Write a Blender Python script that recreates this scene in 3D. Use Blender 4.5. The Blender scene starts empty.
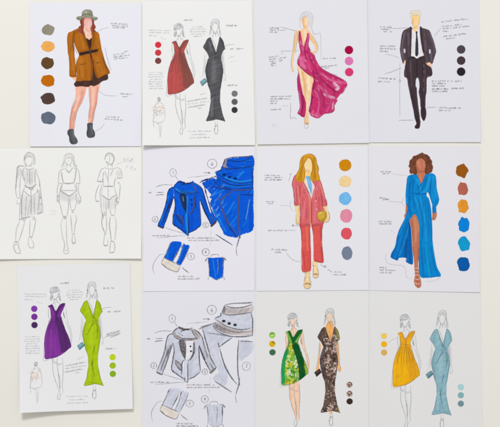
import bpy, math, random
import numpy as np
from mathutils import Vector
from mathutils.geometry import delaunay_2d_cdt

# ---------------------------------------------------------------- units
# Positions are measured in "u": 1 u = 1.9 mm on the wall, origin at the
# middle of the hanging, u grows to the right, v grows downwards.
S = 0.0019
CX, CY = 250.0, 213.5
K = 0.96                      # wall light level the inks were mixed under
KEY, AMB = 220.0, 0.565
THICK = 0.00022               # paper thickness
BASE = 0.00004
STEP_LINE, STEP_FILL = 0.0000016, 0.000005
rnd = random.Random(11)
nrng = np.random.RandomState(5)

scene = bpy.context.scene
COLL = scene.collection


def lin(c):
    c = np.asarray(c, dtype=float) / 255.0
    return np.where(c <= 0.04045, c / 12.92, ((c + 0.055) / 1.055) ** 2.4)


def C(r, g, b):
    return np.minimum(lin((r, g, b)) / K, 0.93)


# ---------------------------------------------------------------- materials
def new_mat(name):
    m = bpy.data.materials.new(name)
    m.use_nodes = True
    nt = m.node_tree
    b = nt.nodes['Principled BSDF']
    return m, nt, b


def ink_material(name, rough, spec, scale, lo, hi, bump=0.0):
    m, nt, b = new_mat(name)
    at = nt.nodes.new('ShaderNodeAttribute'); at.attribute_name = 'pigment'
    tc = nt.nodes.new('ShaderNodeTexCoord')
    nz = nt.nodes.new('ShaderNodeTexNoise')
    nz.inputs['Scale'].default_value = scale
    nz.inputs['Detail'].default_value = 4.0
    nz.inputs['Roughness'].default_value = 0.7
    mr = nt.nodes.new('ShaderNodeMapRange')
    mr.inputs['From Min'].default_value = 0.3
    mr.inputs['From Max'].default_value = 0.7
    mr.inputs['To Min'].default_value = lo
    mr.inputs['To Max'].default_value = hi
    vm = nt.nodes.new('ShaderNodeVectorMath'); vm.operation = 'SCALE'
    nt.links.new(tc.outputs['Object'], nz.inputs['Vector'])
    nt.links.new(nz.outputs['Fac'], mr.inputs['Value'])
    nt.links.new(at.outputs['Color'], vm.inputs[0])
    nt.links.new(mr.outputs['Result'], vm.inputs['Scale'])
    nt.links.new(vm.outputs['Vector'], b.inputs['Base Color'])
    b.inputs['Roughness'].default_value = rough
    b.inputs['Specular IOR Level'].default_value = spec
    if bump:
        bp = nt.nodes.new('ShaderNodeBump')
        bp.inputs['Strength'].default_value = bump
        bp.inputs['Distance'].default_value = 0.0002
        nt.links.new(nz.outputs['Fac'], bp.inputs['Height'])
        nt.links.new(bp.outputs['Normal'], b.inputs['Normal'])
    return m


M_MARKER = ink_material('marker_and_watercolour', 0.95, 0.04, 850.0, 0.83, 1.15, 0.15)
M_PEN = ink_material('pen_and_pencil', 0.8, 0.08, 1500.0, 0.85, 1.2)


def paper_material(name, rgb, mottled=0.012):
    m, nt, b = new_mat(name)
    tc = nt.nodes.new('ShaderNodeTexCoord')
    n1 = nt.nodes.new('ShaderNodeTexNoise')
    n1.inputs['Scale'].default_value = 14.0
    n1.inputs['Detail'].default_value = 5.0
    n2 = nt.nodes.new('ShaderNodeTexNoise')
    n2.inputs['Scale'].default_value = 1300.0
    n2.inputs['Detail'].default_value = 3.0
    add = nt.nodes.new('ShaderNodeMath'); add.operation = 'ADD'
    mr = nt.nodes.new('ShaderNodeMapRange')
    mr.inputs['From Min'].default_value = 0.6
    mr.inputs['From Max'].default_value = 1.4
    mr.inputs['To Min'].default_value = 1 - mottled
    mr.inputs['To Max'].default_value = 1 + mottled
    vm = nt.nodes.new('ShaderNodeVectorMath'); vm.operation = 'SCALE'
    vm.inputs[0].default_value = tuple(C(*rgb))
    nt.links.new(tc.outputs['Object'], n1.inputs['Vector'])
    nt.links.new(tc.outputs['Object'], n2.inputs['Vector'])
    nt.links.new(n1.outputs['Fac'], add.inputs[0])
    nt.links.new(n2.outputs['Fac'], add.inputs[1])
    nt.links.new(add.outputs[0], mr.inputs['Value'])
    nt.links.new(mr.outputs['Result'], vm.inputs['Scale'])
    nt.links.new(vm.outputs['Vector'], b.inputs['Base Color'])
    b.inputs['Roughness'].default_value = 0.8
    b.inputs['Specular IOR Level'].default_value = 0.15
    bp = nt.nodes.new('ShaderNodeBump')
    bp.inputs['Strength'].default_value = 0.12
    bp.inputs['Distance'].default_value = 0.0002
    nt.links.new(n2.outputs['Fac'], bp.inputs['Height'])
    nt.links.new(bp.outputs['Normal'], b.inputs['Normal'])
    return m


# ---------------------------------------------------------------- curves
def catmull(pts, closed, step=0.45):
    pts = np.asarray(pts, dtype=float)
    n = len(pts)
    if n < 3 and not closed:
        a, b = pts[0], pts[-1]
        k = max(2, int(np.hypot(*(b - a)) / step) + 1)
        t = np.linspace(0, 1, k)[:, None]
        return a + (b - a) * t
    out = []
    segs = n if closed else n - 1
    for i in range(segs):
        p1, p2 = pts[i], pts[(i + 1) % n]
        if closed:
            p0, p3 = pts[i - 1], pts[(i + 2) % n]
        else:
            p0 = pts[i - 1] if i > 0 else 2 * p1 - p2
            p3 = pts[i + 2] if i + 2 < n else 2 * p2 - p1
        d1 = (p2 - p0) * 0.5
        d2 = (p3 - p1) * 0.5
        L = np.hypot(*(p2 - p1)) + 1e-9
        for d in (d1, d2):                      # tame overshoot on long/short neighbours
            l = np.hypot(*d)
            if l > 1.1 * L:
                d *= 1.1 * L / l
        k = max(1, int(L / step))
        for j in range(k):
            t = j / k
            h00 = 2 * t**3 - 3 * t**2 + 1; h10 = t**3 - 2 * t**2 + t
            h01 = -2 * t**3 + 3 * t**2; h11 = t**3 - t**2
            out.append(h00 * p1 + h10 * d1 + h01 * p2 + h11 * d2)
    if not closed:
        out.append(pts[-1])
    return np.array(out)


def inside(poly, P):
    x, y = P[:, 0], P[:, 1]
    r = np.zeros(len(P), bool)
    n = len(poly)
    j = n - 1
    for i in range(n):
        xi, yi = poly[i]; xj, yj = poly[j]
        if yi != yj:
            c = ((yi > y) != (yj > y)) & (x < (xj - xi) * (y - yi) / (yj - yi) + xi)
            r ^= c
        j = i
    return r


def dist_poly(line, P):
    line = np.asarray(line, float)
    if len(line) == 1:
        return np.hypot(P[:, 0] - line[0, 0], P[:, 1] - line[0, 1])
    best = np.full(len(P), 1e9)
    for a, b in zip(line[:-1], line[1:]):
        ab = b - a
        t = np.clip(((P - a) @ ab) / (ab @ ab + 1e-12), 0, 1)
        d = np.hypot(*(P - a - t[:, None] * ab).T)
        best = np.minimum(best, d)
    return best


_W = [(nrng.uniform(-1, 1, 2), nrng.uniform(0, 6.28)) for _ in range(24)]


def wob(P, freq, k=0):
    s = np.zeros(len(P))
    for i in range(8):
        d, ph = _W[(i + k * 5) % 24]
        s += np.sin((P @ d) * freq * (1 + 0.35 * i) + ph + k * 1.7)
    return s / 4.0


# ---------------------------------------------------------------- sheets
def smooth(t):
    t = np.clip(t, 0, 1)
    return t * t * (3 - 2 * t)


GROUP = 'fashion design sheets hung edge to edge on the wall'


class Sheet:
    def __init__(self, name, label, cat, TL, TR, BR, BL, rgb, base=0.4, curl=(1, 1, 1), wave=0.5, seed=1,
                 start=0.6, side=(0.0, 0.0)):
        self.c = [np.array(p, float) for p in (TL, TR, BR, BL)]
        self.rgb = rgb
        self.paper = C(*rgb)
        self.base, self.curl, self.wave, self.seed, self.start, self.side = base, curl, wave, seed, start, side
        mid = sum(self.c) / 4
        self.o = np.array([(mid[0] - CX) * S, 0.0, (CY - mid[1]) * S])
        self.lay = 0.0
        nu, nv = 44, 58
        V, F = [], []
        us, vs = np.linspace(0, 1, nu), np.linspace(0, 1, nv)
        G = np.array([[u, v] for v in vs for u in us])
        P = self.bil(G)
        H = self.h_uv(G)
        for off in (THICK, 0.0):
            for p, h in zip(P, H):
                V.append(self.loc(p, h + off))
        n = nu * nv
        for j in range(nv - 1):
            for i in range(nu - 1):
                a = j * nu + i
                F.append((a, a + nu, a + nu + 1, a + 1))
                F.append((n + a, n + a + 1, n + a + nu + 1, n + a + nu))
        rim = [i for i in range(nu)] + [j * nu + nu - 1 for j in range(1, nv)] + \
              [(nv - 1) * nu + i for i in range(nu - 2, -1, -1)] + [j * nu for j in range(nv - 2, 0, -1)]
        k0 = len(V)
        V += [V[a] for a in rim] + [V[n + a] for a in rim]
        m = len(rim)
        for i in range(m):
            j = (i + 1) % m
            F.append((k0 + i, k0 + j, k0 + m + j, k0 + m + i))
        me = bpy.data.meshes.new(name)
        me.from_pydata(V, [], F)
        me.polygons.foreach_set('use_smooth', [i < 2 * (nu - 1) * (nv - 1) for i in range(len(F))])
        me.update()
        me.materials.append(paper_material('paper_' + name, rgb))
        ob = bpy.data.objects.new(name, me)
        COLL.objects.link(ob)
        ob.location = tuple(self.o)
        ob['label'] = label
        ob['category'] = cat
        ob['group'] = GROUP
        self.ob = ob

    def bil(self, G):
        u, v = G[:, :1], G[:, 1:]
        TL, TR, BR, BL = self.c
        return TL * (1 - u) * (1 - v) + TR * u * (1 - v) + BR * u * v + BL * (1 - u) * v

    def uv(self, P):
        TL, TR, BR, BL = self.c
        e1, e2 = (TR - TL + BR - BL) / 2, (BL - TL + BR - TR) / 2
        M = np.linalg.inv(np.array([e1, e2]).T)
        mid = sum(self.c) / 4
        return (P - mid) @ M.T + 0.5

    def h_uv(self, G):
        u, v = np.clip(G[:, 0], 0, 1), np.clip(G[:, 1], 0, 1)
        l, m, r = self.curl
        w = 2 * (u - 0.5)
        lift = np.where(w < 0, m + (l - m) * w * w, m + (r - m) * w * w)
        t = np.clip((v - self.start) / (1 - self.start), 0, 1)
        h = lift * t * t
        h = h + self.side[0] * np.clip(1 - u / 0.25, 0, 1) ** 2 + self.side[1] * np.clip((u - 0.75) / 0.25, 0, 1) ** 2
        ww = np.stack([u * 2.2, v * 2.6], 1)
        h = h + self.wave * (0.7 + 0.35 * wob(ww, 1.7, self.seed))
        return (self.base + np.maximum(h, 0)) * 0.001

    def hp(self, P):
        return self.h_uv(self.uv(np.asarray(P, float)))

    def loc(self, p, h):
        return ((p[0] - CX) * S - self.o[0], -h, (CY - p[1]) * S - self.o[2])


class Part:
    """marks drawn on a sheet, collected into one mesh"""
    def __init__(self, sheet, name, parent=None, label=None, T=None, zone=None):
        self.s, self.name, self.parent, self.label, self.T = sheet, name, parent, label, T
        self.V, self.F, self.Col, self.mi = [], [], [], []
        self.under = sheet.paper
        if zone is not None:
            sheet.lay = zone

    def tf(self, pts):
        pts = np.asarray(pts, float).reshape(-1, 2)
        return self.T(pts) if self.T is not None else pts

    def _add(self, P, faces, cols, mat, step):
        self.s.lay += step
        h = self.s.hp(P) + THICK + BASE + self.s.lay
        o = self.s.o
        n = len(self.V)
        xs = (P[:, 0] - CX) * S - o[0]
        zs = (CY - P[:, 1]) * S - o[2]
        self.V.extend(zip(xs, -h, zs))
        self.F.extend(tuple(int(i) + n for i in f) for f in faces)
        self.Col.extend(cols)
        self.mi.extend([mat] * len(faces))

    def fill(self, pts, col, dabs=(), sp=0.55, streak=None, mott=0.06, curve=True, ragged=0.12, rim=0.0):
        pts = self.tf(pts)
        B = catmull(pts, True, 0.5) if curve else self._dens(pts)
        if ragged:
            B = B + np.stack([wob(B, 2.3, 1), wob(B, 2.1, 2)], 1) * ragged
        mn, mx = B.min(0), B.max(0)
        gx, gy = np.meshgrid(np.arange(mn[0], mx[0], sp), np.arange(mn[1], mx[1], sp))
        G = np.stack([gx.ravel(), gy.ravel()], 1)
        G = G + nrng.uniform(-0.2, 0.2, G.shape) * sp
        if len(G):
            G = G[inside(B, G)]
        if len(G):
            Bc = np.vstack([B, B[:1]])
            G = G[dist_poly(Bc, G) > sp * 0.4]
        n = len(B)
        allp = np.vstack([B, G]) if len(G) else B
        vs = [Vector((float(p[0]), float(p[1]))) for p in allp]
        r = delaunay_2d_cdt(vs, [], [list(range(n))], 1, 1e-4)
        P = np.array([(v.x, v.y) for v in r[0]])
        faces = [tuple(f) for f in r[2]]
        if faces:
            cen = np.array([P[list(f)].mean(0) for f in faces])
            faces = [f for f, k in zip(faces, inside(B, cen)) if k]
        if not faces:
            return
        col = np.asarray(col, float)
        if self.parent is not None:
            self.under = col * 0.85
        A = np.tile(col, (len(P), 1))
        if mott:
            A *= (1 + mott * wob(P, 0.5, 0) + mott * 0.8 * wob(P, 1.9, 3))[:, None]
        if streak:
            ang, amp, fr = streak
            d = np.array([-math.sin(ang), math.cos(ang)])
            q = P @ d
            Q = np.stack([q * fr, (P @ np.array([math.cos(ang), math.sin(ang)])) * 0.12], 1)
            A *= (1 + amp * wob(Q, 1.5, 4))[:, None]
        if rim:
            d = dist_poly(np.vstack([B, B[:1]]), P)
            A *= (1 - rim * np.clip(1 - d / 0.9, 0, 1))[:, None]
        for db in dabs:
            line, rr, dc, al = db[:4]
            hard = db[4] if len(db) > 4 else 0.0
            ln = self.tf(line)
            if len(ln) > 2:
                ln = catmull(ln, False, 1.2)
            d = dist_poly(ln, P) + 0.12 * wob(P, 2.5, 2)
            w = np.clip((rr - d) / (rr * (1 - hard) + 1e-6), 0, 1)
            w = (w * w * (3 - 2 * w)) * al
            A = A * (1 - w[:, None]) + np.asarray(dc) * w[:, None]
        A = np.clip(A, 0.004, 0.93)
        self._add(P, faces, A.tolist(), 0, STEP_FILL)

    def _dens(self, pts):
        out = []
        for a, b in zip(pts, np.roll(pts, -1, 0)):
            k = max(1, int(np.hypot(*(b - a)) / 0.5))
            for j in range(k):
                out.append(a + (b - a) * j / k)
        return np.array(out)

    def line(self, pts, col, w=0.45, taper=0.6, jit=0.1, press=0.35, curve=True, closed=False, dup=0):
        pts = self.tf(pts)
        if closed:
            pts = np.vstack([pts, pts[:1]])
        B = catmull(pts, False, 0.55) if curve else self._open(pts)
        for k in range(dup + 1):
            self._ribbon(B + (nrng.uniform(-0.3, 0.3, 2) if k else 0), col, w, taper, jit, press)

    def _open(self, pts):
        out = []
        for a, b in zip(pts[:-1], pts[1:]):
            k = max(1, int(np.hypot(*(b - a)) / 0.6))
            for j in range(k):
                out.append(a + (b - a) * j / k)
        out.append(pts[-1])
        return np.array(out)

    def _ribbon(self, B, col, w, taper, jit, press, step=STEP_LINE):
        n = len(B)
        if n < 2:
            return
        off = nrng.uniform(0, 50, 2)
        B = B + np.stack([wob(B + off, 1.1, 1), wob(B + off, 1.0, 2)], 1) * jit
        T = np.gradient(B, axis=0)
        T /= (np.hypot(T[:, 0], T[:, 1])[:, None] + 1e-9)
        N = np.stack([-T[:, 1], T[:, 0]], 1)
        s = np.linspace(0, 1, n)
        prof = 1 - taper * (2 * np.abs(s - 0.5)) ** 3
        prof = prof * (1 + 0.18 * wob(B + off, 1.6, 3))
        hw = np.maximum(0.5 * w * prof, 0.05)[:, None]
        P = np.vstack([B + N * hw, B - N * hw])
        faces = [(i, i + n, i + n + 1, i + 1) for i in range(n - 1)]
        pr = np.clip(1 - press * (0.5 + 0.5 * wob(B + off, 0.9, 4)) - press * 0.5 * (2 * np.abs(s - 0.5)) ** 4, 0.15, 1)
        cc = np.asarray(col)[None] * pr[:, None] + self.under[None] * (1 - pr[:, None])
        cc = np.vstack([cc, cc]).tolist()
        self._add(P, faces, cc, 1, step)

    def hatch(self, poly, ang, gap, col, w=0.35, press=0.5, jit=0.15):
        """pencil hatching clipped to an outline"""
        B = catmull(self.tf(poly), True, 0.6)
        d = np.array([math.cos(ang), math.sin(ang)]); nn = np.array([-d[1], d[0]])
        q = B @ nn; t = B @ d
        a = q.min() + gap * 0.5
        while a < q.max():
            ts = np.arange(t.min(), t.max(), 0.5)
            L = d * ts[:, None] + nn * (a + rnd.uniform(-0.2, 0.2) * gap)
            m = inside(B, L)
            run = []
            for p, k in zip(L, list(m) + [False]):
                if k:
                    run.append(p)
                else:
                    if len(run) > 2:
                        self._ribbon(np.array(run), col, w, 0.6, jit, press)
                    run = []
            if len(run) > 2:
                self._ribbon(np.array(run), col, w, 0.6, jit, press)
            a += gap * rnd.uniform(0.75, 1.25)

    def circle(self, cx, cy, rx, ry, col, w=0.4, dup=1):
        for k in range(dup + 1):
            a0 = rnd.uniform(0, 6)
            e = rnd.uniform(0.94, 1.06)
            self.line([(cx + rx * e * math.cos(a0 + i * 0.62), cy + ry * math.sin(a0 + i * 0.62)) for i in range(11)],
                      col, w, 0.3, 0.1, 0.3)

    def done(self):
        me = bpy.data.meshes.new(self.name)
        me.from_pydata(self.V, [], self.F)
        ca = me.color_attributes.new('pigment', 'FLOAT_COLOR', 'POINT')
        arr = np.ones((len(self.V), 4), dtype=np.float32)
        arr[:, :3] = np.array(self.Col)
        ca.data.foreach_set('color', arr.ravel())
        me.materials.append(M_MARKER); me.materials.append(M_PEN)
        me.polygons.foreach_set('material_index', self.mi)
        me.polygons.foreach_set('use_smooth', [True] * len(self.F))
        # every mark faces the room
        me.update()
        nrm = np.zeros(len(self.F) * 3, dtype=np.float32)
        me.polygons.foreach_get('normal', nrm)
        bad = [i for i, y in enumerate(nrm[1::3]) if y > 0]
        if bad:
            import bmesh
            bm = bmesh.new(); bm.from_mesh(me); bm.faces.ensure_lookup_table()
            bmesh.ops.reverse_faces(bm, faces=[bm.faces[i] for i in bad])
            bm.to_mesh(me); bm.free()
        ob = bpy.data.objects.new(self.name, me)
        COLL.objects.link(ob)
        ob.parent = self.parent or self.s.ob
        if self.label:
            ob['label'] = self.label
        return ob


def q(x0, y0, s, pts):
    return [(x0 + u / s, y0 + v / s) for u, v in pts]


def crop(x0, y0, s):
    return lambda *pts: q(x0, y0, s, pts)


def similarity(src, dst):
    A, b = [], []
    for (x, y), (X, Y) in zip(src, dst):
        A.append([x, -y, 1, 0]); b.append(X)
        A.append([y, x, 0, 1]); b.append(Y)
    a, c, tx, ty = np.linalg.lstsq(np.array(A, float), np.array(b, float), rcond=None)[0]
    M = np.array([[a, -c], [c, a]]); t = np.array([tx, ty])
    return lambda P: np.asarray(P, float) @ M.T + t


# ---------------------------------------------------------------- handwriting
FONT = {
 'A': [[(0,1),(.5,0),(1,1)],[(.2,.62),(.8,.62)]], 'B': [[(0,0),(0,1),(.8,.85),(.8,.6),(0,.5),(.7,.3),(.6,.02),(0,0)]],
 'C': [[(.9,.15),(.4,0),(0,.5),(.4,1),(.9,.85)]], 'D': [[(0,0),(0,1),(.7,.85),(.9,.4),(0,0)]],
 'E': [[(.85,0),(0,0),(0,1),(.85,1)],[(0,.5),(.6,.5)]], 'F': [[(.85,0),(0,0),(0,1)],[(0,.5),(.6,.5)]],
 'G': [[(.9,.1),(.3,0),(0,.5),(.4,1),(.9,.9),(.9,.55),(.5,.55)]], 'I': [[(.3,0),(.3,1)]],
 'J': [[(.7,0),(.7,.8),(.3,1),(0,.8)]], 'L': [[(0,0),(0,1),(.7,1)]], 'M': [[(0,1),(.1,0),(.5,.6),(.9,0),(1,1)]],
 'N': [[(0,1),(0,0),(.9,1),(.9,0)]], 'O': [[(.5,0),(0,.4),(.3,1),(.8,.9),(.9,.3),(.5,0)]],
 'P': [[(0,1),(0,0),(.8,.1),(.7,.5),(0,.55)]], 'R': [[(0,1),(0,0),(.8,.1),(.7,.45),(0,.5),(.9,1)]],
 'S': [[(.9,.1),(.3,0),(.1,.35),(.8,.6),(.7,.95),(0,.95)]], 'T': [[(0,0),(1,0)],[(.5,0),(.5,1)]],
 'U': [[(0,0),(0,.8),(.5,1),(.9,.8),(.9,0)]], 'V': [[(0,0),(.45,1),(.9,0)]], 'Z': [[(0,0),(.9,0),(0,1),(.9,1)]],
 '1': [[(.1,.25),(.5,0),(.5,1)]], '2': [[(0,.2),(.5,0),(.85,.3),(0,1),(.9,1)]],
 '3': [[(0,.05),(.7,.05),(.4,.42),(.8,.7),(.4,1),(0,.9)]], '4': [[(.6,1),(.6,0),(0,.65),(.9,.65)]],
 '5': [[(.8,0),(.1,0),(.1,.45),(.7,.5),(.7,.9),(0,1)]], '6': [[(.8,0),(.2,.4),(.1,.85),(.5,1),(.8,.75),(.4,.5),(.15,.7)]],
 '7': [[(0,0),(.9,0),(.4,1)],[(.25,.5),(.75,.5)]],
}
LET = 'AAEEOOSSRRNNTLCDIMPUBGV'


def glyph(P, ch, x, y, hgt, wid, dx, dy, col, w):
    for st in FONT[ch]:
        pts = []
        for a, b in st:
            a, b = (a + rnd.uniform(-.13, .13)) * wid, (b - 1 + rnd.uniform(-.1, .1)) * hgt
            pts.append((x + a * dx - b * dy, y + a * dy + b * dx))
        P.line(pts, col, w, 0.3, 0.04, 0.25, curve=len(pts) > 3)


def write(P, x0, y0, x1, y1, col, hgt=1.5, w=0.27, word=None):
    L = math.hypot(x1 - x0, y1 - y0)
    dx, dy = (x1 - x0) / L, (y1 - y0) / L
    hgt *= 0.86
    adv = hgt * 0.8
    t = 0.0
    word = word or rnd.choice([3, 4, 5, 6, 7])
    while t < L - adv * 0.4:
        if word <= 0:
            t += adv * 0.9
            word = rnd.choice([2, 4, 5, 6, 7])
            continue
        glyph(P, rnd.choice(LET), x0 + dx * t, y0 + dy * t + hgt * 0.5 + rnd.uniform(-.1, .1), hgt * rnd.choice([.62, .7, .75, .8, 1.05]),
              hgt * 0.55, dx, dy, col, w)
        t += adv
        word -= 1


def note(sheet, rows, col=(120, 120, 130), hgt=1.5, w=0.3, T=None, label=None, name='handwritten_note', lines=()):
    P = Part(sheet, name, T=T, zone=0.0, label=label)
    if max(col) < 135:
        col, w, hgt = tuple(v * 0.84 for v in col), w * 1.2, hgt * 1.08
    for r in rows:
        write(P, *r, C(*col), hgt, w)
    for l in lines:
        P.line(l, C(*col), 0.35, 0.4, 0.08, 0.3)
    return P.done()


def callout(sheet, pts, col=(140, 140, 150), w=0.38, T=None, head=False, more=()):
    P = Part(sheet, 'callout_line', T=T, zone=0.0)
    P.line(pts, C(*col), w, 0.3, 0.08, 0.3)
    for m in more:
        P.line(m, C(*col), w, 0.3, 0.08, 0.3)
    if head:
        x, y = pts[0]
        P.line([(x + 1.6, y - 1.1), (x, y), (x + 1.6, y + 1.1)], C(70, 70, 80), 0.6, 0.3, 0.05, 0.1, curve=False)
    return P.done()


def swatch(sheet, cx, cy, rx, ry, rgb, word, seed=0, round_=False, T=None, dabs=(), edge=0.07):
    P = Part(sheet, 'colour_swatch', T=T, zone=0.0, label=word + ' colour swatch')
    r = random.Random(seed * 17 + 3)
    pts = []
    n = 16 if round_ else 15
    a0 = r.uniform(0, 1)
    ex = r.uniform(1.9, 2.35)
    for i in range(n):
        a = 2 * math.pi * i / n + (0 if round_ else a0)
        k = 1.0 if round_ else (1 + r.uniform(-edge, edge * .7)) * (abs(math.cos(a)) ** ex + abs(math.sin(a)) ** ex) ** (-1 / ex)
        pts.append((cx + rx * k * math.cos(a), cy + ry * k * math.sin(a)))
    if round_:
        P.fill(pts, C(*rgb), dabs, sp=0.5, mott=0.03, ragged=0.03, rim=0.08)
    else:
        P.fill(pts, C(*rgb), dabs, sp=0.5, mott=0.035, ragged=0.13, streak=(1.5 + r.uniform(-.3, .3), 0.06, 1.6), rim=0.1)
    return P.done()

# ================================================================ the wall
def build_wall():
    m, nt, b = new_mat('cream_wall_paint')
    tc = nt.nodes.new('ShaderNodeTexCoord')
    n1 = nt.nodes.new('ShaderNodeTexNoise'); n1.inputs['Scale'].default_value = 3.0; n1.inputs['Detail'].default_value = 6
    n2 = nt.nodes.new('ShaderNodeTexNoise'); n2.inputs['Scale'].default_value = 420.0; n2.inputs['Detail'].default_value = 4
    mr = nt.nodes.new('ShaderNodeMapRange')
    mr.inputs['From Min'].default_value = 0.3; mr.inputs['From Max'].default_value = 0.7
    mr.inputs['To Min'].default_value = 0.985; mr.inputs['To Max'].default_value = 1.01
    vm = nt.nodes.new('ShaderNodeVectorMath'); vm.operation = 'SCALE'
    vm.inputs[0].default_value = tuple(C(230, 228, 221))
    nt.links.new(tc.outputs['Object'], n1.inputs['Vector']); nt.links.new(tc.outputs['Object'], n2.inputs['Vector'])
    nt.links.new(n1.outputs['Fac'], mr.inputs['Value']); nt.links.new(mr.outputs['Result'], vm.inputs['Scale'])
    nt.links.new(vm.outputs['Vector'], b.inputs['Base Color'])
    b.inputs['Roughness'].default_value = 0.75; b.inputs['Specular IOR Level'].default_value = 0.2
    bp = nt.nodes.new('ShaderNodeBump'); bp.inputs['Strength'].default_value = 0.2; bp.inputs['Distance'].default_value = 0.0004
    nt.links.new(n2.outputs['Fac'], bp.inputs['Height']); nt.links.new(bp.outputs['Normal'], b.inputs['Normal'])
    x, z, y = 2.4, 1.7, 0.12
    V = [(a * x, t * y, c * z) for t in (0, 1) for a, c in ((-1, -1), (1, -1), (1, 1), (-1, 1))]
    F = [(0, 1, 2, 3), (5, 4, 7, 6), (1, 5, 6, 2), (4, 0, 3, 7), (3, 2, 6, 7), (4, 5, 1, 0)]
    me = bpy.data.meshes.new('wall'); me.from_pydata(V, [], F); me.materials.append(m)
    ob = bpy.data.objects.new('wall', me); COLL.objects.link(ob)
    ob['kind'] = 'structure'


build_wall()
CAT = 'design sheet'
COOL = (225, 225, 233)
s_brown = Sheet('design_sheet', 'sheet with a woman in a brown belted blazer and grey felt hat beside swatches', CAT,
                (29.8, 3.0), (141.6, 3.2), (141.4, 146.4), (30.2, 146.6), (226, 226, 235), 0.5, (1.2, .9, 1.3), seed=1)
s_red = Sheet('design_sheet', 'sheet with a red party dress drawn next to a long charcoal gown and blue clutch', CAT,
              (142.4, 1.0), (252.0, 0.8), (255.2, 145.2), (142.9, 145.6), (230, 230, 231), 0.7, (9.0, 2.2, 1.0), wave=.9, start=0.55, seed=2)
s_pink = Sheet('design_sheet', 'sheet with a blonde woman in a flowing magenta gown with a high slit', CAT,
               (253.9, -4.0), (367.0, -4.0), (369.0, 143.0), (257.3, 144.6), (221, 221, 228), 1.0, (1.3, 1.1, .6), wave=.3, side=(0, .9), seed=3)
s_suit = Sheet('design_sheet', 'sheet with a blond man in a dark suit and tie with hands in pockets', CAT,
               (366.4, -4.0), (479.0, -4.0), (480.6, 142.2), (368.4, 142.5), (219, 219, 227), 0.3, (1.0, 1.0, 1.9), wave=.3, seed=4)
s_pencil = Sheet('design_sheet', 'white sheet with three uncoloured pencil figures and a faint signature at its corner', CAT,
                 (-14.0, 148.6), (141.6, 146.9), (141.4, 258.5), (-14.0, 259.2), (232, 232, 231), 0.3, (4.6, .6, 3.8), wave=1.1, seed=5, start=0.6)
s_blue = Sheet('design_sheet', 'sheet of jacket details coloured solid bright blue with numbered circles', CAT,
               (143.2, 146.8), (254.6, 146.6), (254.6, 290.6), (143.3, 291.2), (227, 226, 234), 0.35, (.5, .4, .5), wave=.4, seed=6)
s_coral = Sheet('design_sheet', 'sheet with a red-haired woman in a coral trouser suit holding a round gold bag', CAT,
                (256.7, 146.9), (367.9, 146.2), (368.5, 289.9), (256.2, 290.9), (225, 225, 232), 1.0, (.5, .3, .3), wave=.3, side=(0, .9), seed=7)
s_wrap = Sheet('design_sheet', 'sheet with a curly-haired woman in a long blue wrap gown and strappy sandals', CAT,
               (367.0, 146.2), (480.0, 146.6), (479.8, 292.2), (368.2, 290.2), (223, 222, 229), 0.35, (.3, .6, 1.2), wave=.3, seed=8)
s_purple = Sheet('design_sheet', 'tilted sheet with a purple party dress drawn next to a long lime green gown', CAT,
                 (16.8, 265.6), (129.8, 262.6), (133.2, 408.2), (21.2, 411.6), (228, 228, 231), 0.3, (15.0, 6.5, 5.5), wave=.8, start=0.45, seed=9)
s_grey = Sheet('design_sheet', 'sheet of jacket details in pale grey wash with numbered circles and dark outlines', CAT,
               (142.0, 289.6), (254.8, 289.4), (254.9, 436.0), (141.9, 436.0), (223, 223, 231), 0.15, (.8, .6, .6), wave=.25, seed=10)
s_print = Sheet('design_sheet', 'sheet with a tropical green print dress drawn next to a brown patterned gown', CAT,
                (254.9, 289.2), (368.7, 288.6), (368.3, 437.0), (255.0, 437.0), (224, 224, 224), 0.4, (.6, .6, .6), wave=.18, side=(0, .6), seed=11)
s_yellow = Sheet('design_sheet', 'sheet with a yellow party dress drawn next to a long pale blue gown', CAT,
                 (368.3, 288.8), (480.8, 290.0), (482.3, 437.0), (367.9, 437.0), (223, 223, 224), 0.1, (.6, .6, .8), wave=.18, seed=12)

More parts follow.
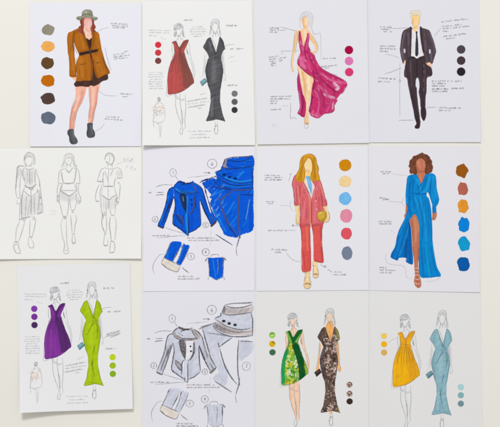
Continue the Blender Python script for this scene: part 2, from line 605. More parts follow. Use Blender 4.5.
# ================================================================ brown blazer
def brown():
    s = s_brown
    A, B, D = crop(60, 5, 7.69), crop(60, 50, 7.69), crop(60, 92, 7.69)
    sk, sk2 = C(236, 178, 158), C(205, 130, 108)
    P = Part(s, 'drawn_woman', zone=0)
    P.fill(A((190, 200), (250, 212), (270, 300), (262, 345)) + B((275, 110), (290, 262), (222, 268), (140, 268), (150, 90)) + A((165, 340), (160, 225)), sk)
    P.fill(A((84, 225), (150, 205), (150, 240), (104, 262), (102, 340)) + B((106, 60), (118, 215), (96, 218), (82, 60)) + A((72, 300)), sk)
    P.fill(D((128, -60), (205, -60), (200, -10), (190, 30), (170, 80), (140, 130), (120, 200), (108, 288), (74, 288), (78, 200), (95, 120), (118, 60)), sk,
           [(D((175, 0), (160, 70), (112, 180), (100, 280)), 3.2, sk2, .45), (D((120, 70), (84, 180), (80, 285)), 1.6, sk2, .8), (D((150, 30), (112, 140)), 2, C(248, 206, 190), .6)])
    P.fill(D((222, -70), (306, -80), (292, 20), (285, 90), (268, 150), (250, 242), (219, 242), (222, 160), (230, 100), (225, 40)), sk,
           [(D((290, -30), (283, 60), (262, 150), (246, 235)), 2.2, sk2, .6), (D((232, -30), (236, 100), (228, 200)), 1.3, C(190, 140, 120), .5), (D((255, -20), (252, 110)), 2, C(248, 206, 190), .6)])
    P.fill(B((92, 200), (130, 198), (134, 228), (122, 243), (108, 230), (90, 215)), C(238, 190, 172), [(B((120, 240), (126, 215)), 1.2, sk2, .5)])
    P.fill(A((184, 170), (240, 170), (244, 205), (262, 215), (256, 270), (230, 285), (212, 278), (190, 230), (174, 200)), C(238, 195, 178), [(A((200, 190), (225, 205)), 1.6, sk2, .5)])
    P.fill(A((186, 105), (212, 92), (240, 102), (243, 140), (232, 176), (212, 188), (192, 172), (184, 135)), C(232, 178, 172), [(A((190, 110), (212, 100), (238, 108)), 2.2, C(200, 125, 110), .6), (A((222, 140), (220, 170)), 2.5, C(243, 200, 196), .6)])
    g = C(120, 85, 75)
    for l in (D((118, 40), (95, 110), (78, 200), (74, 288)), D((172, 80), (140, 135), (121, 200), (108, 288)), D((222, 20), (231, 100), (221, 170), (219, 240)), D((288, 60), (268, 150), (252, 240)), D((122, 170), (116, 225))):
        P.line(l, g, .35)
    fig = P.done()
    P = Part(s, 'skirt', fig)
    P.fill(B((108, 262), (126, 238), (140, 215), (222, 200), (232, 60), (272, 60), (290, 180), (350, 168), (366, 182), (372, 216), (360, 232), (330, 240), (300, 262), (262, 280), (240, 273), (215, 285), (160, 280), (122, 284)), C(72, 50, 44),
           [(B((240, 240), (245, 275)), 1.2, C(45, 32, 30), .7), (B((150, 250), (160, 280)), 1.0, C(48, 34, 32), .7), (B((300, 225), (310, 258)), 1.1, C(98, 72, 62), .7), (B((200, 245), (190, 282)), 1.0, C(98, 72, 62), .6)], streak=(1.5, .12, 2))
    P.fill(A((204, 256), (225, 268), (248, 254), (250, 300), (246, 350), (250, 420), (234, 420), (222, 350), (208, 290)), C(66, 42, 38))
    P.done()
    P = Part(s, 'blazer', fig)
    br, dk, lt = C(170, 100, 28), C(118, 66, 24), C(196, 124, 44)
    left = A((135, 182), (172, 172), (185, 205), (205, 270), (222, 325), (232, 352), (232, 385)) + B((240, 60), (252, 120), (250, 200), (240, 234), (190, 236), (132, 240), (128, 200), (124, 150), (125, 112), (132, 80), (147, 42)) + A((142, 372), (126, 338), (108, 292), (111, 340), (113, 395)) + B((116, 70), (119, 110), (122, 150), (128, 205), (80, 208), (72, 180), (72, 120), (66, 40)) + A((62, 380), (57, 300), (56, 245), (66, 215), (92, 203))
    P.fill(left, br, [(A((110, 210), (100, 260), (108, 350)), 1.6, dk, .7), (A((90, 215), (80, 300)) + B((92, 40), (100, 150)), 2.2, lt, .6), (A((175, 200), (200, 270), (225, 345)), 1.4, dk, .75), (B((160, 70), (170, 200)), 4, lt, .5), (B((236, 50), (244, 130), (240, 230)), 1.3, dk, .8),
                      (B((122, 120), (126, 200)), 1.2, dk, .5), (B((155, 112), (200, 106)), .8, dk, .8), (A((150, 200), (185, 330)), 2.0, lt, .5), (A((130, 365), (235, 345)), 1.5, dk, .5), (B((72, 195), (120, 200)), 1.0, dk, .6)], streak=(1.45, .06, 1.2), rim=.12)
    right = A((262, 190), (280, 205), (300, 222), (310, 275), (320, 335), (332, 380)) + B((334, 40), (352, 100), (384, 168), (380, 184), (345, 192), (300, 216), (284, 214), (272, 190), (262, 150), (254, 100), (246, 50)) + A((240, 375), (234, 345), (244, 300), (246, 250), (240, 220), (250, 205))
    P.fill(right, br, [(A((262, 215), (262, 290), (240, 345)), 1.5, dk, .6), (B((330, 60), (372, 175)), 1.8, dk, .55), (B((256, 80), (268, 150), (285, 208)), 1.3, dk, .75), (B((285, 60), (320, 180)), 3.5, lt, .45), (A((290, 230), (298, 330)), 2, lt, .5), (B((280, 104), (308, 94)), .8, dk, .9), (A((245, 345), (300, 335)), 1.5, dk, .5)], streak=(1.7, .06, 1.2), rim=.12)
    ln = C(95, 60, 30)
    for l in (A((88, 230), (80, 300), (86, 380)), A((96, 300), (84, 350)), A((185, 260), (205, 320)), A((285, 250), (296, 320)), B((150, 140), (156, 215)), B((196, 150), (200, 225)), B((300, 120), (322, 195)), A((170, 380), (190, 400)), A((260, 365), (285, 390)), A((135, 186), (112, 240), (116, 330), (134, 382)), A((178, 205), (205, 280), (230, 350)), A((262, 200), (256, 280), (236, 345)), B((150, 108), (175, 114), (204, 106)), B((276, 104), (292, 96), (310, 92)), B((128, 60), (122, 140), (128, 205)), B((322, 60), (350, 130), (362, 180))):
        P.line(l, ln, .38)
    P.done()
    P = Part(s, 'belt', fig)
    P.fill(A((150, 370), (200, 358), (288, 342), (290, 358), (235, 374), (200, 380), (152, 390)), C(52, 38, 38), [(A((225, 364), (240, 362)), .8, C(90, 74, 70), .8)])
    P.done()
    P = Part(s, 'hair', fig)
    h, hd = C(146, 76, 56), C(98, 46, 38)
    P.fill(A((163, 92), (186, 98), (184, 130), (187, 165), (182, 195), (186, 222), (180, 240), (168, 222), (150, 214), (132, 208), (146, 188), (142, 172), (160, 156), (154, 130)), h, [(A((170, 100), (165, 150), (172, 215)), 1.0, hd, .7), (A((180, 110), (180, 200)), .7, C(185, 90, 62), .7)], streak=(1.5, .1, 2.5))
    P.fill(A((238, 96), (264, 100), (263, 140), (276, 172), (266, 190), (274, 208), (258, 206), (250, 222), (240, 204), (234, 184), (246, 150), (244, 120)), h, [(A((256, 110), (254, 160), (262, 205)), 1.0, hd, .6), (A((246, 150), (244, 200)), .8, C(185, 90, 62), .7)], streak=(1.5, .1, 2.5))
    P.done()
    P = Part(s, 'felt_hat', fig)
    P.fill(A((126, 103), (136, 90), (165, 86), (169, 60), (186, 40), (212, 36), (240, 42), (252, 62), (257, 90), (283, 95), (292, 105), (282, 117), (262, 121), (240, 106), (210, 98), (180, 104), (158, 119), (136, 115)), C(146, 146, 126),
           [(A((170, 80), (212, 72), (255, 84)), 1.1, C(92, 92, 84), .8), (A((195, 50), (205, 60)), 1.6, C(182, 182, 160), .8), (A((235, 55), (244, 80)), 1.3, C(120, 120, 104), .7), (A((130, 105), (160, 110), (200, 95)), .9, C(100, 100, 90), .7), (A((245, 108), (285, 108)), .9, C(100, 100, 90), .7)], rim=.2)
    P.done()
    P = Part(s, 'ankle_boot', fig)
    P.fill(D((66, 290), (105, 288), (112, 330), (132, 362), (138, 385), (125, 400), (92, 402), (74, 380), (70, 345), (57, 320)), C(86, 90, 94), [(D((75, 300), (75, 340), (95, 395)), 1.1, C(56, 58, 64), .8), (D((100, 300), (108, 350)), 1.2, C(124, 128, 128), .6)], rim=.25)
    P.done()
    P = Part(s, 'ankle_boot', fig)
    P.fill(D((212, 243), (250, 240), (253, 280), (268, 308), (268, 340), (245, 353), (216, 350), (205, 322), (210, 280)), C(82, 84, 92), [(D((216, 255), (214, 340)), 1.0, C(52, 54, 62), .8), (D((238, 260), (250, 320)), 1.2, C(118, 120, 126), .6)], rim=.25)
    P.done()
    for i, (x, y, rx, ry, c, w) in enumerate([(48.3, 30.0, 6.2, 5.3, (144, 138, 122), 'stone grey'), (47.9, 46.5, 6.9, 5.4, (232, 168, 88), 'apricot'), (47.6, 63.3, 6.5, 5.9, (98, 70, 42), 'dark brown'),
                                              (47.8, 80.8, 7.3, 5.7, (188, 104, 14), 'burnt orange'), (48.1, 98.5, 7.2, 6.0, (82, 62, 56), 'espresso'), (48.3, 118, 7.6, 6.3, (96, 106, 124), 'slate blue')]):
        swatch(s, x, y, rx, ry, c, w, i + 1, edge=.1)
    note(s, [(111, 23.4, 128, 24.4), (112, 25.6, 128.3, 26.4), (113, 27.6, 125, 28.0)])
    note(s, [(113.6, 55.0, 124, 53.4), (124.5, 51.8, 128.5, 51.2), (113.8, 57.2, 130, 55.0), (114.5, 59.2, 127, 57.6)])
    note(s, [(120, 93.6, 133, 94.4), (122.5, 96.4, 128, 96.6)])
    note(s, [(106.5, 116.6, 120, 117.4), (105, 118.8, 124, 120.2)])
    callout(s, [(97, 32.6), (101, 29.9), (105.5, 28.2), (109, 27.6)])
    callout(s, [(103.8, 47.8), (105.2, 48.6), (107, 57), (110, 67), (111.6, 70.8)], (120, 140, 165), .5)
    callout(s, [(98.5, 90.3), (103, 94.2), (109, 95.9), (117, 96)])
    callout(s, [(95.5, 131), (100.5, 128.6), (104.8, 123.4)])


brown()

# ================================================================ dress pair
E_, F_, G_ = crop(140, 10, 8.333), crop(140, 50, 8.333), crop(140, 92, 8.333)
I_, J_, K_ = crop(195, 10, 8.333), crop(195, 50, 8.333), crop(195, 92, 8.333)


def rand_leaves(rs, box, n, cols, L=(2, 5), r=(.5, 1.0), al=.95, curved=0):
    out = []
    for i in range(n):
        x, y = rs.uniform(box[0], box[2]), rs.uniform(box[1], box[3])
        a = rs.uniform(0, 6.28)
        l = rs.uniform(*L)
        if curved:
            pts = [(x + l * .5 * math.cos(a + t), y + l * .5 * math.sin(a + t)) for t in (0, .9, 1.8, 2.7)]
        else:
            b = a + rs.uniform(-.5, .5)
            pts = [(x, y), (x + l * .5 * math.cos(a), y + l * .5 * math.sin(a)), (x + l * .5 * (math.cos(a) + math.cos(b)), y + l * .5 * (math.sin(a) + math.sin(b)))]
        out.append((pts, rs.uniform(*r), cols[rs.randrange(len(cols))], al, .45))
    return out


def dress_pair(s, T, pal, notes=True, ink=(96, 98, 106)):
    g = C(*ink); gl = C(140, 142, 150)
    rs = random.Random(s.seed)
    # ---------- woman in the short dress
    P = Part(s, 'drawn_woman', T=T, zone=0, label='woman in the short ' + pal['n1'] + ' dress')
    if pal.get('skin1'):
        k1, k2 = C(*pal['skin1']), C(225, 160, 130)
        P.fill(E_((284, 288), (300, 275), (365, 275), (385, 290), (360, 350)) + F_((360, 60), (390, 190), (378, 330), (290, 345), (270, 190), (296, 50)), k1)
        P.fill(E_((308, 172), (340, 160), (342, 195), (335, 215), (342, 245), (360, 262), (330, 312), (300, 262), (320, 240), (312, 205)), k1, [(E_((330, 225), (326, 245)), 1.2, k2, .5)])
        P.fill(E_((270, 285), (286, 285), (290, 380), (268, 425), (267, 330)), k1)
        P.fill(E_((398, 270), (412, 300), (420, 370)) + F_((430, 90), (450, 130), (460, 190), (455, 250), (444, 262), (440, 200), (425, 120), (400, 60)) + E_((385, 350), (390, 300)), k1, [(F_((448, 140), (455, 230)), .8, k2, .5)])
        P.fill(G_((290, 5), (325, 5), (335, 80), (345, 170), (350, 250), (348, 300), (330, 235), (310, 160), (298, 100)), k1, [(G_((300, 40), (312, 150), (340, 250)), 1.1, k2, .35)])
        P.fill(G_((335, 5), (378, 5), (382, 80), (384, 150), (377, 220), (372, 290), (352, 300), (350, 170), (336, 80)), k1, [(G_((372, 30), (378, 150)), 1.1, k2, .35)])
    else:
        k = s.paper * .97
    # head and hair
    for l in (E_((286, 176), (282, 150), (292, 126), (320, 114), (346, 122), (360, 146), (362, 180)), E_((290, 150), (300, 132), (322, 122), (350, 134)), E_((288, 168), (305, 158), (330, 160), (352, 146)), E_((292, 176), (315, 160), (345, 155)),
              E_((305, 172), (307, 198), (322, 221), (338, 205), (346, 175)), E_((286, 176), (298, 196), (284, 216), (296, 228)), E_((282, 205), (292, 222), (302, 218), (298, 200)), E_((362, 180), (366, 200), (360, 218), (372, 234)), E_((356, 205), (366, 226), (378, 222)), E_((290, 185), (286, 205)), E_((300, 182), (302, 205)), E_((351, 184), (352, 208))):
        P.line(l, g, .42, dup=0)
    for l in (E_((352, 165), (356, 182)), E_((288, 150), (291, 172)), E_((318, 212), (326, 219))):
        P.line(l, C(50, 50, 55), .75)
    P.hatch(E_((286, 170), (284, 148), (298, 126), (322, 116), (350, 126), (360, 160), (340, 152), (312, 156)), .4, .75, C(140, 142, 150), .42)
    P.hatch(E_((286, 178), (302, 178), (304, 210), (296, 228), (284, 222)), 1.3, .8, C(142, 144, 152), .4)
    P.hatch(E_((350, 178), (364, 178), (372, 230), (356, 226), (350, 208)), 1.8, .8, C(142, 144, 152), .4)
    # neck, arms
    for l in (E_((318, 220), (318, 240), (302, 258)), E_((338, 212), (340, 236), (362, 254)), E_((268, 282), (266, 330), (273, 378)) , E_((273, 378), (268, 415)), E_((284, 300), (287, 350), (280, 400)),
              E_((402, 262), (412, 300), (417, 360), (428, 412)), F_((420, 60), (442, 115), (457, 180), (452, 235), (448, 268)), E_((388, 300), (396, 350), (404, 385)), F_((400, 55), (425, 105), (442, 170), (446, 250)), E_((384, 330), (398, 372))):
        P.line(l, gl if l[0][0] > 186 else g, .36)
    P.line(E_((390, 318), (394, 345), (400, 372)), C(90, 95, 110), .8)
    # body line that runs on under the dress, then legs and shoes
    P.line(E_((326, 240), (330, 330)) + F_((330, 60), (338, 220), (336, 370)) + G_((334, 60)), g, .36)
    P.line(E_((300, 256), (296, 330)) + F_((280, 120), (300, 340)) + G_((296, 60)), g, .36)
    for l in (G_((290, 10), (297, 70), (298, 120), (312, 180), (335, 245), (346, 295)), G_((325, 15), (334, 80), (344, 160), (350, 235), (355, 295)), G_((330, 60), (342, 66), (350, 58)), G_((377, 10), (379, 60), (382, 120), (378, 180), (374, 240), (378, 290), (366, 312), (354, 304)), G_((352, 150), (356, 220), (352, 290)),
              G_((346, 290), (336, 318), (336, 348), (350, 354), (357, 325), (352, 295)), G_((300, 20), (312, 60), (322, 40)), G_((346, 80), (362, 60), (372, 70)), G_((340, 120), (348, 180))):
        P.line(l, g, .38)
    fig = P.done()
    P = Part(s, 'short_dress', fig, T=T)
    col, dk, lp = C(*pal['d']), C(*pal['dd']), C(*pal['lap'])
    dress = E_((265, 271), (300, 261), (312, 287), (328, 312), (345, 287), (364, 261), (403, 251), (398, 276), (385, 302), (372, 332), (364, 362)) + F_((372, 22), (378, 60), (402, 130), (432, 200), (451, 270), (430, 291), (390, 320), (340, 349), (290, 364), (235, 368), (232, 300), (232, 230), (239, 170), (256, 110), (280, 60), (290, 24)) + E_((288, 340), (283, 302), (276, 285))
    db = []
    sp = .5
    if pal.get('leaf'):
        x0, y0 = T(np.array([F_((232, 20))[0]]))[0]; x1, y1 = F_((390, 368))[0]
        sp = .34
        bx = (168, 52, 190, 95)
        db += rand_leaves(rs, bx, 190, [C(60, 150, 50), C(150, 190, 60), C(225, 190, 40), C(225, 232, 205), C(20, 110, 55), C(240, 200, 30), C(200, 215, 90)])
        db += rand_leaves(rs, (172, 55, 187, 95), 45, [C(232, 236, 222), C(30, 120, 60)], r=(.3, .6))
        db += [(F_((272, 90), (245, 180), (240, 355)), 3.0, C(25, 155, 85), .97, .6), (F_((290, 30), (262, 110)), 1.5, C(40, 140, 60), .9, .5), (E_((300, 268), (314, 300), (330, 340), (335, 380)), 2.3, C(10, 92, 42), .97, .6),
               (E_((385, 262), (350, 310), (330, 345)), 2.3, C(10, 92, 42), .97, .6), (F_((345, 50), (378, 140), (396, 220), (402, 318)), 3.9, C(5, 78, 36), .98, .75), (F_((425, 215), (440, 268)), 1.6, C(150, 180, 50), .8, .4), (F_((365, 300), (300, 350), (245, 364)), .7, C(200, 205, 80), .7), (F_((265, 340), (272, 350)), 1.2, C(230, 130, 30), .9)]
    else:
        db += [(F_((352, 60), (372, 130), (384, 210), (392, 290)), 4.6, dk, pal['pa'], .7), (F_((400, 150), (425, 225), (430, 270)), 3.2, dk, pal['pa'] * .9, .6), (F_((380, 70), (405, 140)), 2.2, dk, pal['pa'] * .8, .5)]
        db += [(E_((300, 266), (315, 296), (330, 330), (332, 380)), 1.6, lp, .8, .4), (E_((390, 258), (352, 300), (334, 335)), 1.7, lp, .8, .4), (E_((268, 276), (300, 268)), .9, lp, .7)]
        db += [(F_((255, 130), (240, 220), (240, 330)), 1.5, C(*pal['dl']), .5), (F_((290, 140), (282, 340)), 2.2, C(*pal['dl']), .45), (F_((320, 150), (318, 330)), 1.4, C(*pal['dl']), .35)]
    # gathered folds below the waist
    for i, (a, b, l) in enumerate([((296, 40), (262, 130), (255, 190)), ((302, 45), (276, 130), (272, 180)), ((312, 42), (300, 120), (297, 205)), ((322, 42), (318, 120), (318, 175)), ((330, 40), (335, 110), (338, 190)), ((340, 40), (354, 110), (362, 170)), ((348, 38), (370, 100), (384, 165))]):
        db.append((F_(a, b, l), .6, dk if not pal.get('leaf') else C(12, 100, 46), .55 if not pal.get('leaf') else .3))
    P.fill(dress, col, db, sp=sp, streak=None if pal.get('leaf') else (1.45, .05, 1.3), rim=.1)
    o = C(*pal['o'])
    for l in (E_((265, 271), (300, 261), (328, 313), (364, 261), (403, 251), (396, 280), (372, 332), (365, 365)), E_((288, 290), (284, 305), (290, 345), (291, 380)), F_((288, 30), (256, 110), (238, 175), (231, 240), (233, 368)), F_((372, 25), (402, 130), (432, 200), (451, 270)), F_((290, 22), (330, 28), (372, 20)), F_((235, 369), (292, 365), (342, 350), (392, 321), (451, 270)), E_((330, 318), (334, 360), (333, 385))):
        P.line(l, o, .4)
    if not pal.get('leaf') and not pal.get('folds'):
        for l in (F_((300, 42), (285, 100), (268, 160)), F_((312, 42), (300, 120), (296, 190)), F_((326, 42), (322, 130), (322, 200)), F_((340, 42), (352, 120), (358, 200)), F_((352, 40), (380, 120), (396, 200)), F_((292, 60), (262, 140)), F_((345, 50), (372, 160), (380, 250))):
            P.line(l, o, .36, press=.5)
    if pal.get('folds'):
        for l in (F_((300, 42), (285, 100), (270, 150), (262, 200)), F_((310, 42), (300, 120), (298, 210)), F_((322, 42), (320, 120), (318, 200)), F_((332, 40), (342, 110), (345, 190)), F_((342, 40), (358, 100), (375, 200)), F_((352, 38), (382, 110), (398, 180)), F_((295, 42), (268, 100)), F_((276, 280), (282, 300))):
            P.line(l, o, .38)
    P.line(F_((228, 235), (223, 320), (222, 382), (250, 380), (300, 370)), C(170, 168, 172), .3)
    P.done()
    # ---------- woman in the long gown
    P = Part(s, 'drawn_woman', T=T, zone=0, label='woman in the long ' + pal['n2'] + ' gown')
    if pal.get('skin2'):
        k1, k2 = C(*pal['skin2']), C(222, 140, 60)
        P.fill(I_((92, 290), (130, 250), (210, 245), (236, 290), (230, 330), (205, 380)) + J_((215, 120), (210, 300)) + K_((188, 40), (186, 250), (166, 250), (150, 40)) + J_((120, 250), (108, 120)) + I_((125, 380), (92, 330)), k1)
        P.fill(I_((150, 130), (170, 118), (188, 132), (186, 170), (170, 190), (152, 175)), C(238, 205, 178))
        P.fill(I_((156, 185), (186, 180), (200, 225), (192, 290), (176, 352), (150, 290), (132, 232)), k1, [(I_((170, 200), (172, 330)), 1.4, C(248, 160, 60), .6)])
        P.fill(J_((82, 20), (96, 50), (88, 110), (82, 180), (78, 240), (55, 250), (60, 215), (72, 150), (78, 80)), k1, [(J_((78, 100), (62, 220)), 1, C(245, 205, 165), .7)])
        P.fill(J_((222, 20), (240, 25), (244, 90), (248, 150), (250, 200), (262, 232), (254, 258), (236, 256), (232, 210), (226, 120)), k1, [(J_((236, 40), (236, 150)), 1.1, C(248, 160, 60), .5)])
    for l in (I_((134, 196), (132, 150), (136, 105), (156, 82), (186, 80), (200, 96), (203, 150), (206, 200)), I_((142, 140), (150, 122), (168, 110), (188, 124), (192, 150)), I_((146, 140), (148, 168), (166, 190), (184, 172), (190, 140)), I_((132, 150), (124, 180), (120, 222)), I_((207, 160), (214, 190), (212, 226)), I_((138, 160), (130, 205)), I_((200, 170), (206, 215)),
              I_((155, 185), (152, 210), (140, 230)), I_((184, 184), (192, 205), (206, 222)), I_((150, 182), (168, 200), (192, 178)), I_((168, 195), (176, 225)), I_((140, 232), (170, 300), (175, 350)), I_((205, 225), (192, 290), (180, 345))):
        P.line(l, g, .38)
    for l in (I_((132, 132), (134, 158)), I_((200, 140), (202, 165))):
        P.line(l, C(55, 55, 60), .95)
    P.hatch(I_((134, 170), (134, 115), (152, 88), (188, 84), (202, 105), (204, 170), (192, 150), (186, 122), (166, 110), (148, 122), (142, 160)), 1.4, .75, C(155, 157, 164), .36)
    for l in (J_((88, 5), (80, 60), (73, 140), (62, 205), (48, 242)), J_((95, 45), (86, 110), (80, 180), (74, 228)), J_((240, 0), (240, 80), (246, 145), (249, 200), (256, 232), (252, 255), (240, 258), (233, 232)), J_((230, 20), (232, 100), (236, 180), (234, 225)), J_((226, 40), (240, 200)), J_((240, 235), (246, 250))):
        P.line(l, gl, .36)
    for l in (K_((165, 236), (170, 285), (163, 320), (167, 345), (180, 351), (190, 338), (190, 300), (187, 240)), K_((162, 290), (176, 284), (190, 292)), K_((168, 278), (188, 280)), K_((160, 300), (165, 340))):
        P.line(l, g, .42)
    fig2 = P.done()
    P = Part(s, 'long_gown', fig2, T=T)
    col, dk, li = C(*pal['g']), C(*pal['gd']), C(*pal['gl'])
    gown = I_((130, 231), (105, 243), (90, 270), (68, 310), (80, 330), (96, 346), (112, 380), (114, 410)) + J_((110, 70), (100, 108), (90, 145), (86, 185), (95, 225), (110, 290), (128, 350), (131, 415)) + K_((129, 100), (116, 180), (94, 242), (150, 235), (180, 229), (228, 238), (252, 245), (228, 180), (212, 100), (210, 20)) + \
        J_((212, 330), (225, 250), (233, 185), (228, 130), (219, 85), (221, 50)) + I_((222, 375), (232, 345), (249, 326), (246, 300), (236, 265), (216, 231), (206, 226), (192, 290), (176, 354), (150, 290))
    db = []
    sp = .45
    if pal.get('squig'):
        sp = .34
        db += rand_leaves(rs, (207, 44, 223, 121), 330, [C(205, 182, 172), C(176, 148, 138), C(222, 205, 198), C(48, 34, 32), C(60, 44, 40)], L=(1.4, 3.0), r=(.3, .6), curved=1)
        db += [(J_((118, 40), (105, 150), (112, 230), (150, 400)), 3.0, dk, .8, .5), (I_((110, 260), (95, 330), (125, 400)), 2.8, dk, .75, .5), (I_((222, 240), (240, 320)), 1.8, C(150, 150, 60), .75, .3), (K_((232, 170), (248, 236)), 1.3, C(215, 205, 60), .85, .3), (J_((100, 290), (120, 350), (126, 400)), 1.2, C(200, 200, 50), .8, .3)]
    else:
        db += [(J_((112, 60), (98, 180), (120, 300)), 1.8, dk, .5), (J_((222, 80), (228, 180), (212, 320)), 1.7, dk, .5), (I_((125, 260), (105, 300), (100, 330)), 1.8, dk, .4), (I_((220, 250), (238, 310)), 1.8, dk, .4), (I_((150, 300), (172, 370), (165, 423)), 1.4, dk, .6), (I_((190, 300), (180, 370)), 1.2, dk, .6),
               (K_((165, 20), (160, 220)), 1.4, dk, .45), (K_((120, 215), (240, 225)), 1.3, dk, .4), (J_((160, 100), (155, 250)), 4.0, li, .4), (K_((145, 60), (140, 200)), 1.8, li, .35), (I_((120, 270), (140, 340)), 1.8, li, .4), (J_((130, 70), (200, 60)), 1.5, dk, .35)]
        for i in range(46):
            y = 36 + i * 14.5 + rs.uniform(-5, 5)
            x0 = 96 + rs.uniform(0, 40)
            db.append((J_((x0, y + 14), (150, y + 2), (x0 + rs.uniform(50, 110), y - 16)), rs.uniform(.25, .5), li if i % 3 else dk, pal['hat'] * rs.uniform(.5, 1), .1))
    P.fill(gown, col, db, sp=sp, streak=(-.35, .06, 1.8), rim=.12)
    o = C(*pal['go'])
    for l in (I_((130, 231), (105, 243), (90, 270), (68, 310)), I_((68, 310), (82, 332), (96, 347), (112, 382)), I_((130, 231), (150, 290), (176, 355)), I_((206, 226), (192, 290), (176, 355)), I_((214, 230), (236, 265), (249, 326)), I_((249, 326), (230, 348), (221, 380)), J_((110, 70), (90, 145), (88, 190), (108, 290), (129, 352), (130, 415)), J_((220, 60), (228, 130), (232, 185), (224, 250), (211, 335)), K_((130, 90), (116, 180), (94, 242)), K_((210, 90), (228, 180), (252, 246)), K_((94, 243), (150, 236), (180, 229), (228, 239), (252, 246))):
        P.line(l, o, .42)
    if pal.get('sash'):
        for l in (J_((200, 55), (165, 95), (140, 150), (118, 182), (108, 185)), J_((108, 176), (128, 172), (158, 112), (195, 78)), J_((196, 60), (204, 120), (208, 180), (200, 222)), J_((206, 70), (214, 130), (206, 200)), J_((188, 258), (180, 300), (168, 345)), J_((186, 262), (174, 320)), K_((172, 20), (164, 80), (174, 140), (180, 200)), J_((170, 10), (175, 40), (205, 50)), I_((180, 352), (190, 380), (210, 400)), K_((158, 40), (160, 90))):
            P.line(l, o, .5)
    P.done()
    P = Part(s, 'clutch_bag', fig2, T=T)
    P.fill(J_((41, 266), (84, 236), (100, 266), (60, 302)), C(*pal['c']), [(J_((60, 262), (80, 255)), 1.0, C(*pal['c2']), .7), (J_((92, 262), (66, 292)), .9, C(*pal['cd']), .7)], curve=False, rim=.2)
    P.line(J_((41, 266), (84, 236), (100, 266), (60, 302)), C(*pal['cd']), .35, closed=True, curve=False)
    P.done()
    if not notes:
        return
    # ---------- margin sketch, notes
    P = Part(s, 'thumbnail_sketch', T=T, zone=0, label='tiny faint figure with peach ruffles')
    gg = C(160, 160, 164)
    P.hatch(G_((148, 45), (170, 45), (172, 80), (146, 80)), .9, .55, C(120, 120, 125), .35)
    P.circle(*G_((158, 62))[0], 1.4, 2.1, C(115, 115, 120), .4)
    for i in range(46):
        a = rs.uniform(0, 6.28); r = rs.uniform(1, 7)
        x, y = 158.0 + r * math.cos(a) * .85, 109.5 + r * math.sin(a)
        ax, ay = rs.uniform(-1.6, 1.6), rs.uniform(-1.8, 1.8)
        P.line([(x, y), (x + ax, y + ay), (x + ax * 1.5 + .6, y + ay * .8)], C(*rs.choice([(226, 188, 160), (206, 176, 156), (206, 190, 184), (176, 162, 156), (232, 204, 176)])), rs.uniform(.6, 1.2))
    for l in (G_((130, 190), (112, 240), (150, 258), (195, 245), (208, 220)), G_((110, 240), (118, 290)), G_((158, 262), (165, 320), (168, 378)), G_((176, 262), (176, 330), (170, 380)), G_((195, 100), (205, 150), (210, 225)), G_((130, 100), (118, 170), (110, 230)), G_((150, 85), (135, 110)), G_((168, 85), (190, 100)), G_((112, 280), (122, 292)), G_((140, 255), (160, 275))):
        P.line(l, gg, .42)
    P.done()
    f = (158, 158, 164)
    note(s, [(184, 20.2, 193.5, 20.2)], (118, 118, 126), 1.7, .32, T)
    note(s, [(226.6, 25.8, 237, 25.6)], (110, 110, 118), 1.8, .34, T)
    note(s, [(227.2, 85.4, 237.8, 85.2)], (110, 110, 118), 1.8, .34, T)
    note(s, [(149, 30.2, 170.5, 31), (149, 32.6, 170.4, 33.2), (149, 35.6, 156.5, 35.8)], f, 1.3, .26, T)
    callout(s, [(160.5, 37), (162.5, 39), (166.5, 39.6)], (165, 165, 172), .3, T)
    note(s, [(192, 27, 204, 27), (190, 29.4, 206, 29.2), (189.5, 31.8, 206.5, 31.8), (191, 34, 205, 34.2), (193.5, 36.4, 202, 36.4)], f, 1.25, .25, T)
    note(s, [(149, 72.4, 162.5, 72.4), (149, 74.7, 163, 74.6), (148, 77, 163.5, 76.8), (150, 79.3, 162, 79.2), (148.5, 81.6, 163, 81.6), (149, 83.9, 163, 83.8), (149, 86.2, 163, 86.2), (149, 88.5, 163.5, 88.5)], f, 1.25, .24, T)
    note(s, [(188.5, 131.4, 211, 131.2), (191.5, 134.6, 207, 134.5), (190, 137.8, 209.5, 137.6)], f, 1.4, .27, T)
    note(s, [(188, 101.2, 207, 97.8), (188, 104.2, 209, 101.2), (187.5, 107.2, 205, 104.4), (198, 108.4, 201.5, 108)], (150, 150, 156), 1.4, .27, T,
         lines=[[(187.5, 102), (208, 98.4)], [(187.5, 108), (206, 105)]])
    note(s, [(200.5, 95, 207, 92.4)], (150, 150, 158), 1.4, .28, T)
    callout(s, [(224.6, 48.4), (225.8, 46), (229.5, 44.9), (234.5, 44.6)], (120, 120, 126), .36, T)
    note(s, [(225, 48.8, 226, 48.8), (230.4, 49, 234, 49), (236.6, 48.9, 243.2, 48.8)], (110, 110, 118), 1.5, .32, T)
    P = Part(s, 'pencil_scribble', T=T, zone=0)
    c1 = C(*pal['scr'])
    if pal.get('sign'):
        P.line(J_((262, 212), (280, 195), (340, 185), (400, 165)), c1, .6); P.line(J_((310, 205), (400, 172)), c1, .75)
        for i in range(9):
            x = 285 + i * 12
            P.line(J_((x - 8, 192 - i * 3), (x + 4, 168 - i * 3), (x + 2, 190 - i * 3), (x + 14, 172 - i * 3)), c1, .4)
    else:
        P.line(J_((280, 75), (300, 62), (335, 55)), c1, .45); P.line(J_((288, 105), (310, 98), (340, 90)), c1, .45); P.line(J_((285, 66), (320, 52)), c1, .35)
    P.done()
    for i, (y, c, w) in enumerate(zip((45.05, 52.9, 61.0), pal['s1'], pal['w1'])):
        swatch(s, 158.2, y, 3.15, 3.15, c, w, i, True, T)
    for i, (y, c, w) in enumerate(zip((93.8, 102.0, 110.1), pal['s2'], pal['w2'])):
        swatch(s, 234.6, y, 3.1, 3.1, c, w, i, True, T)


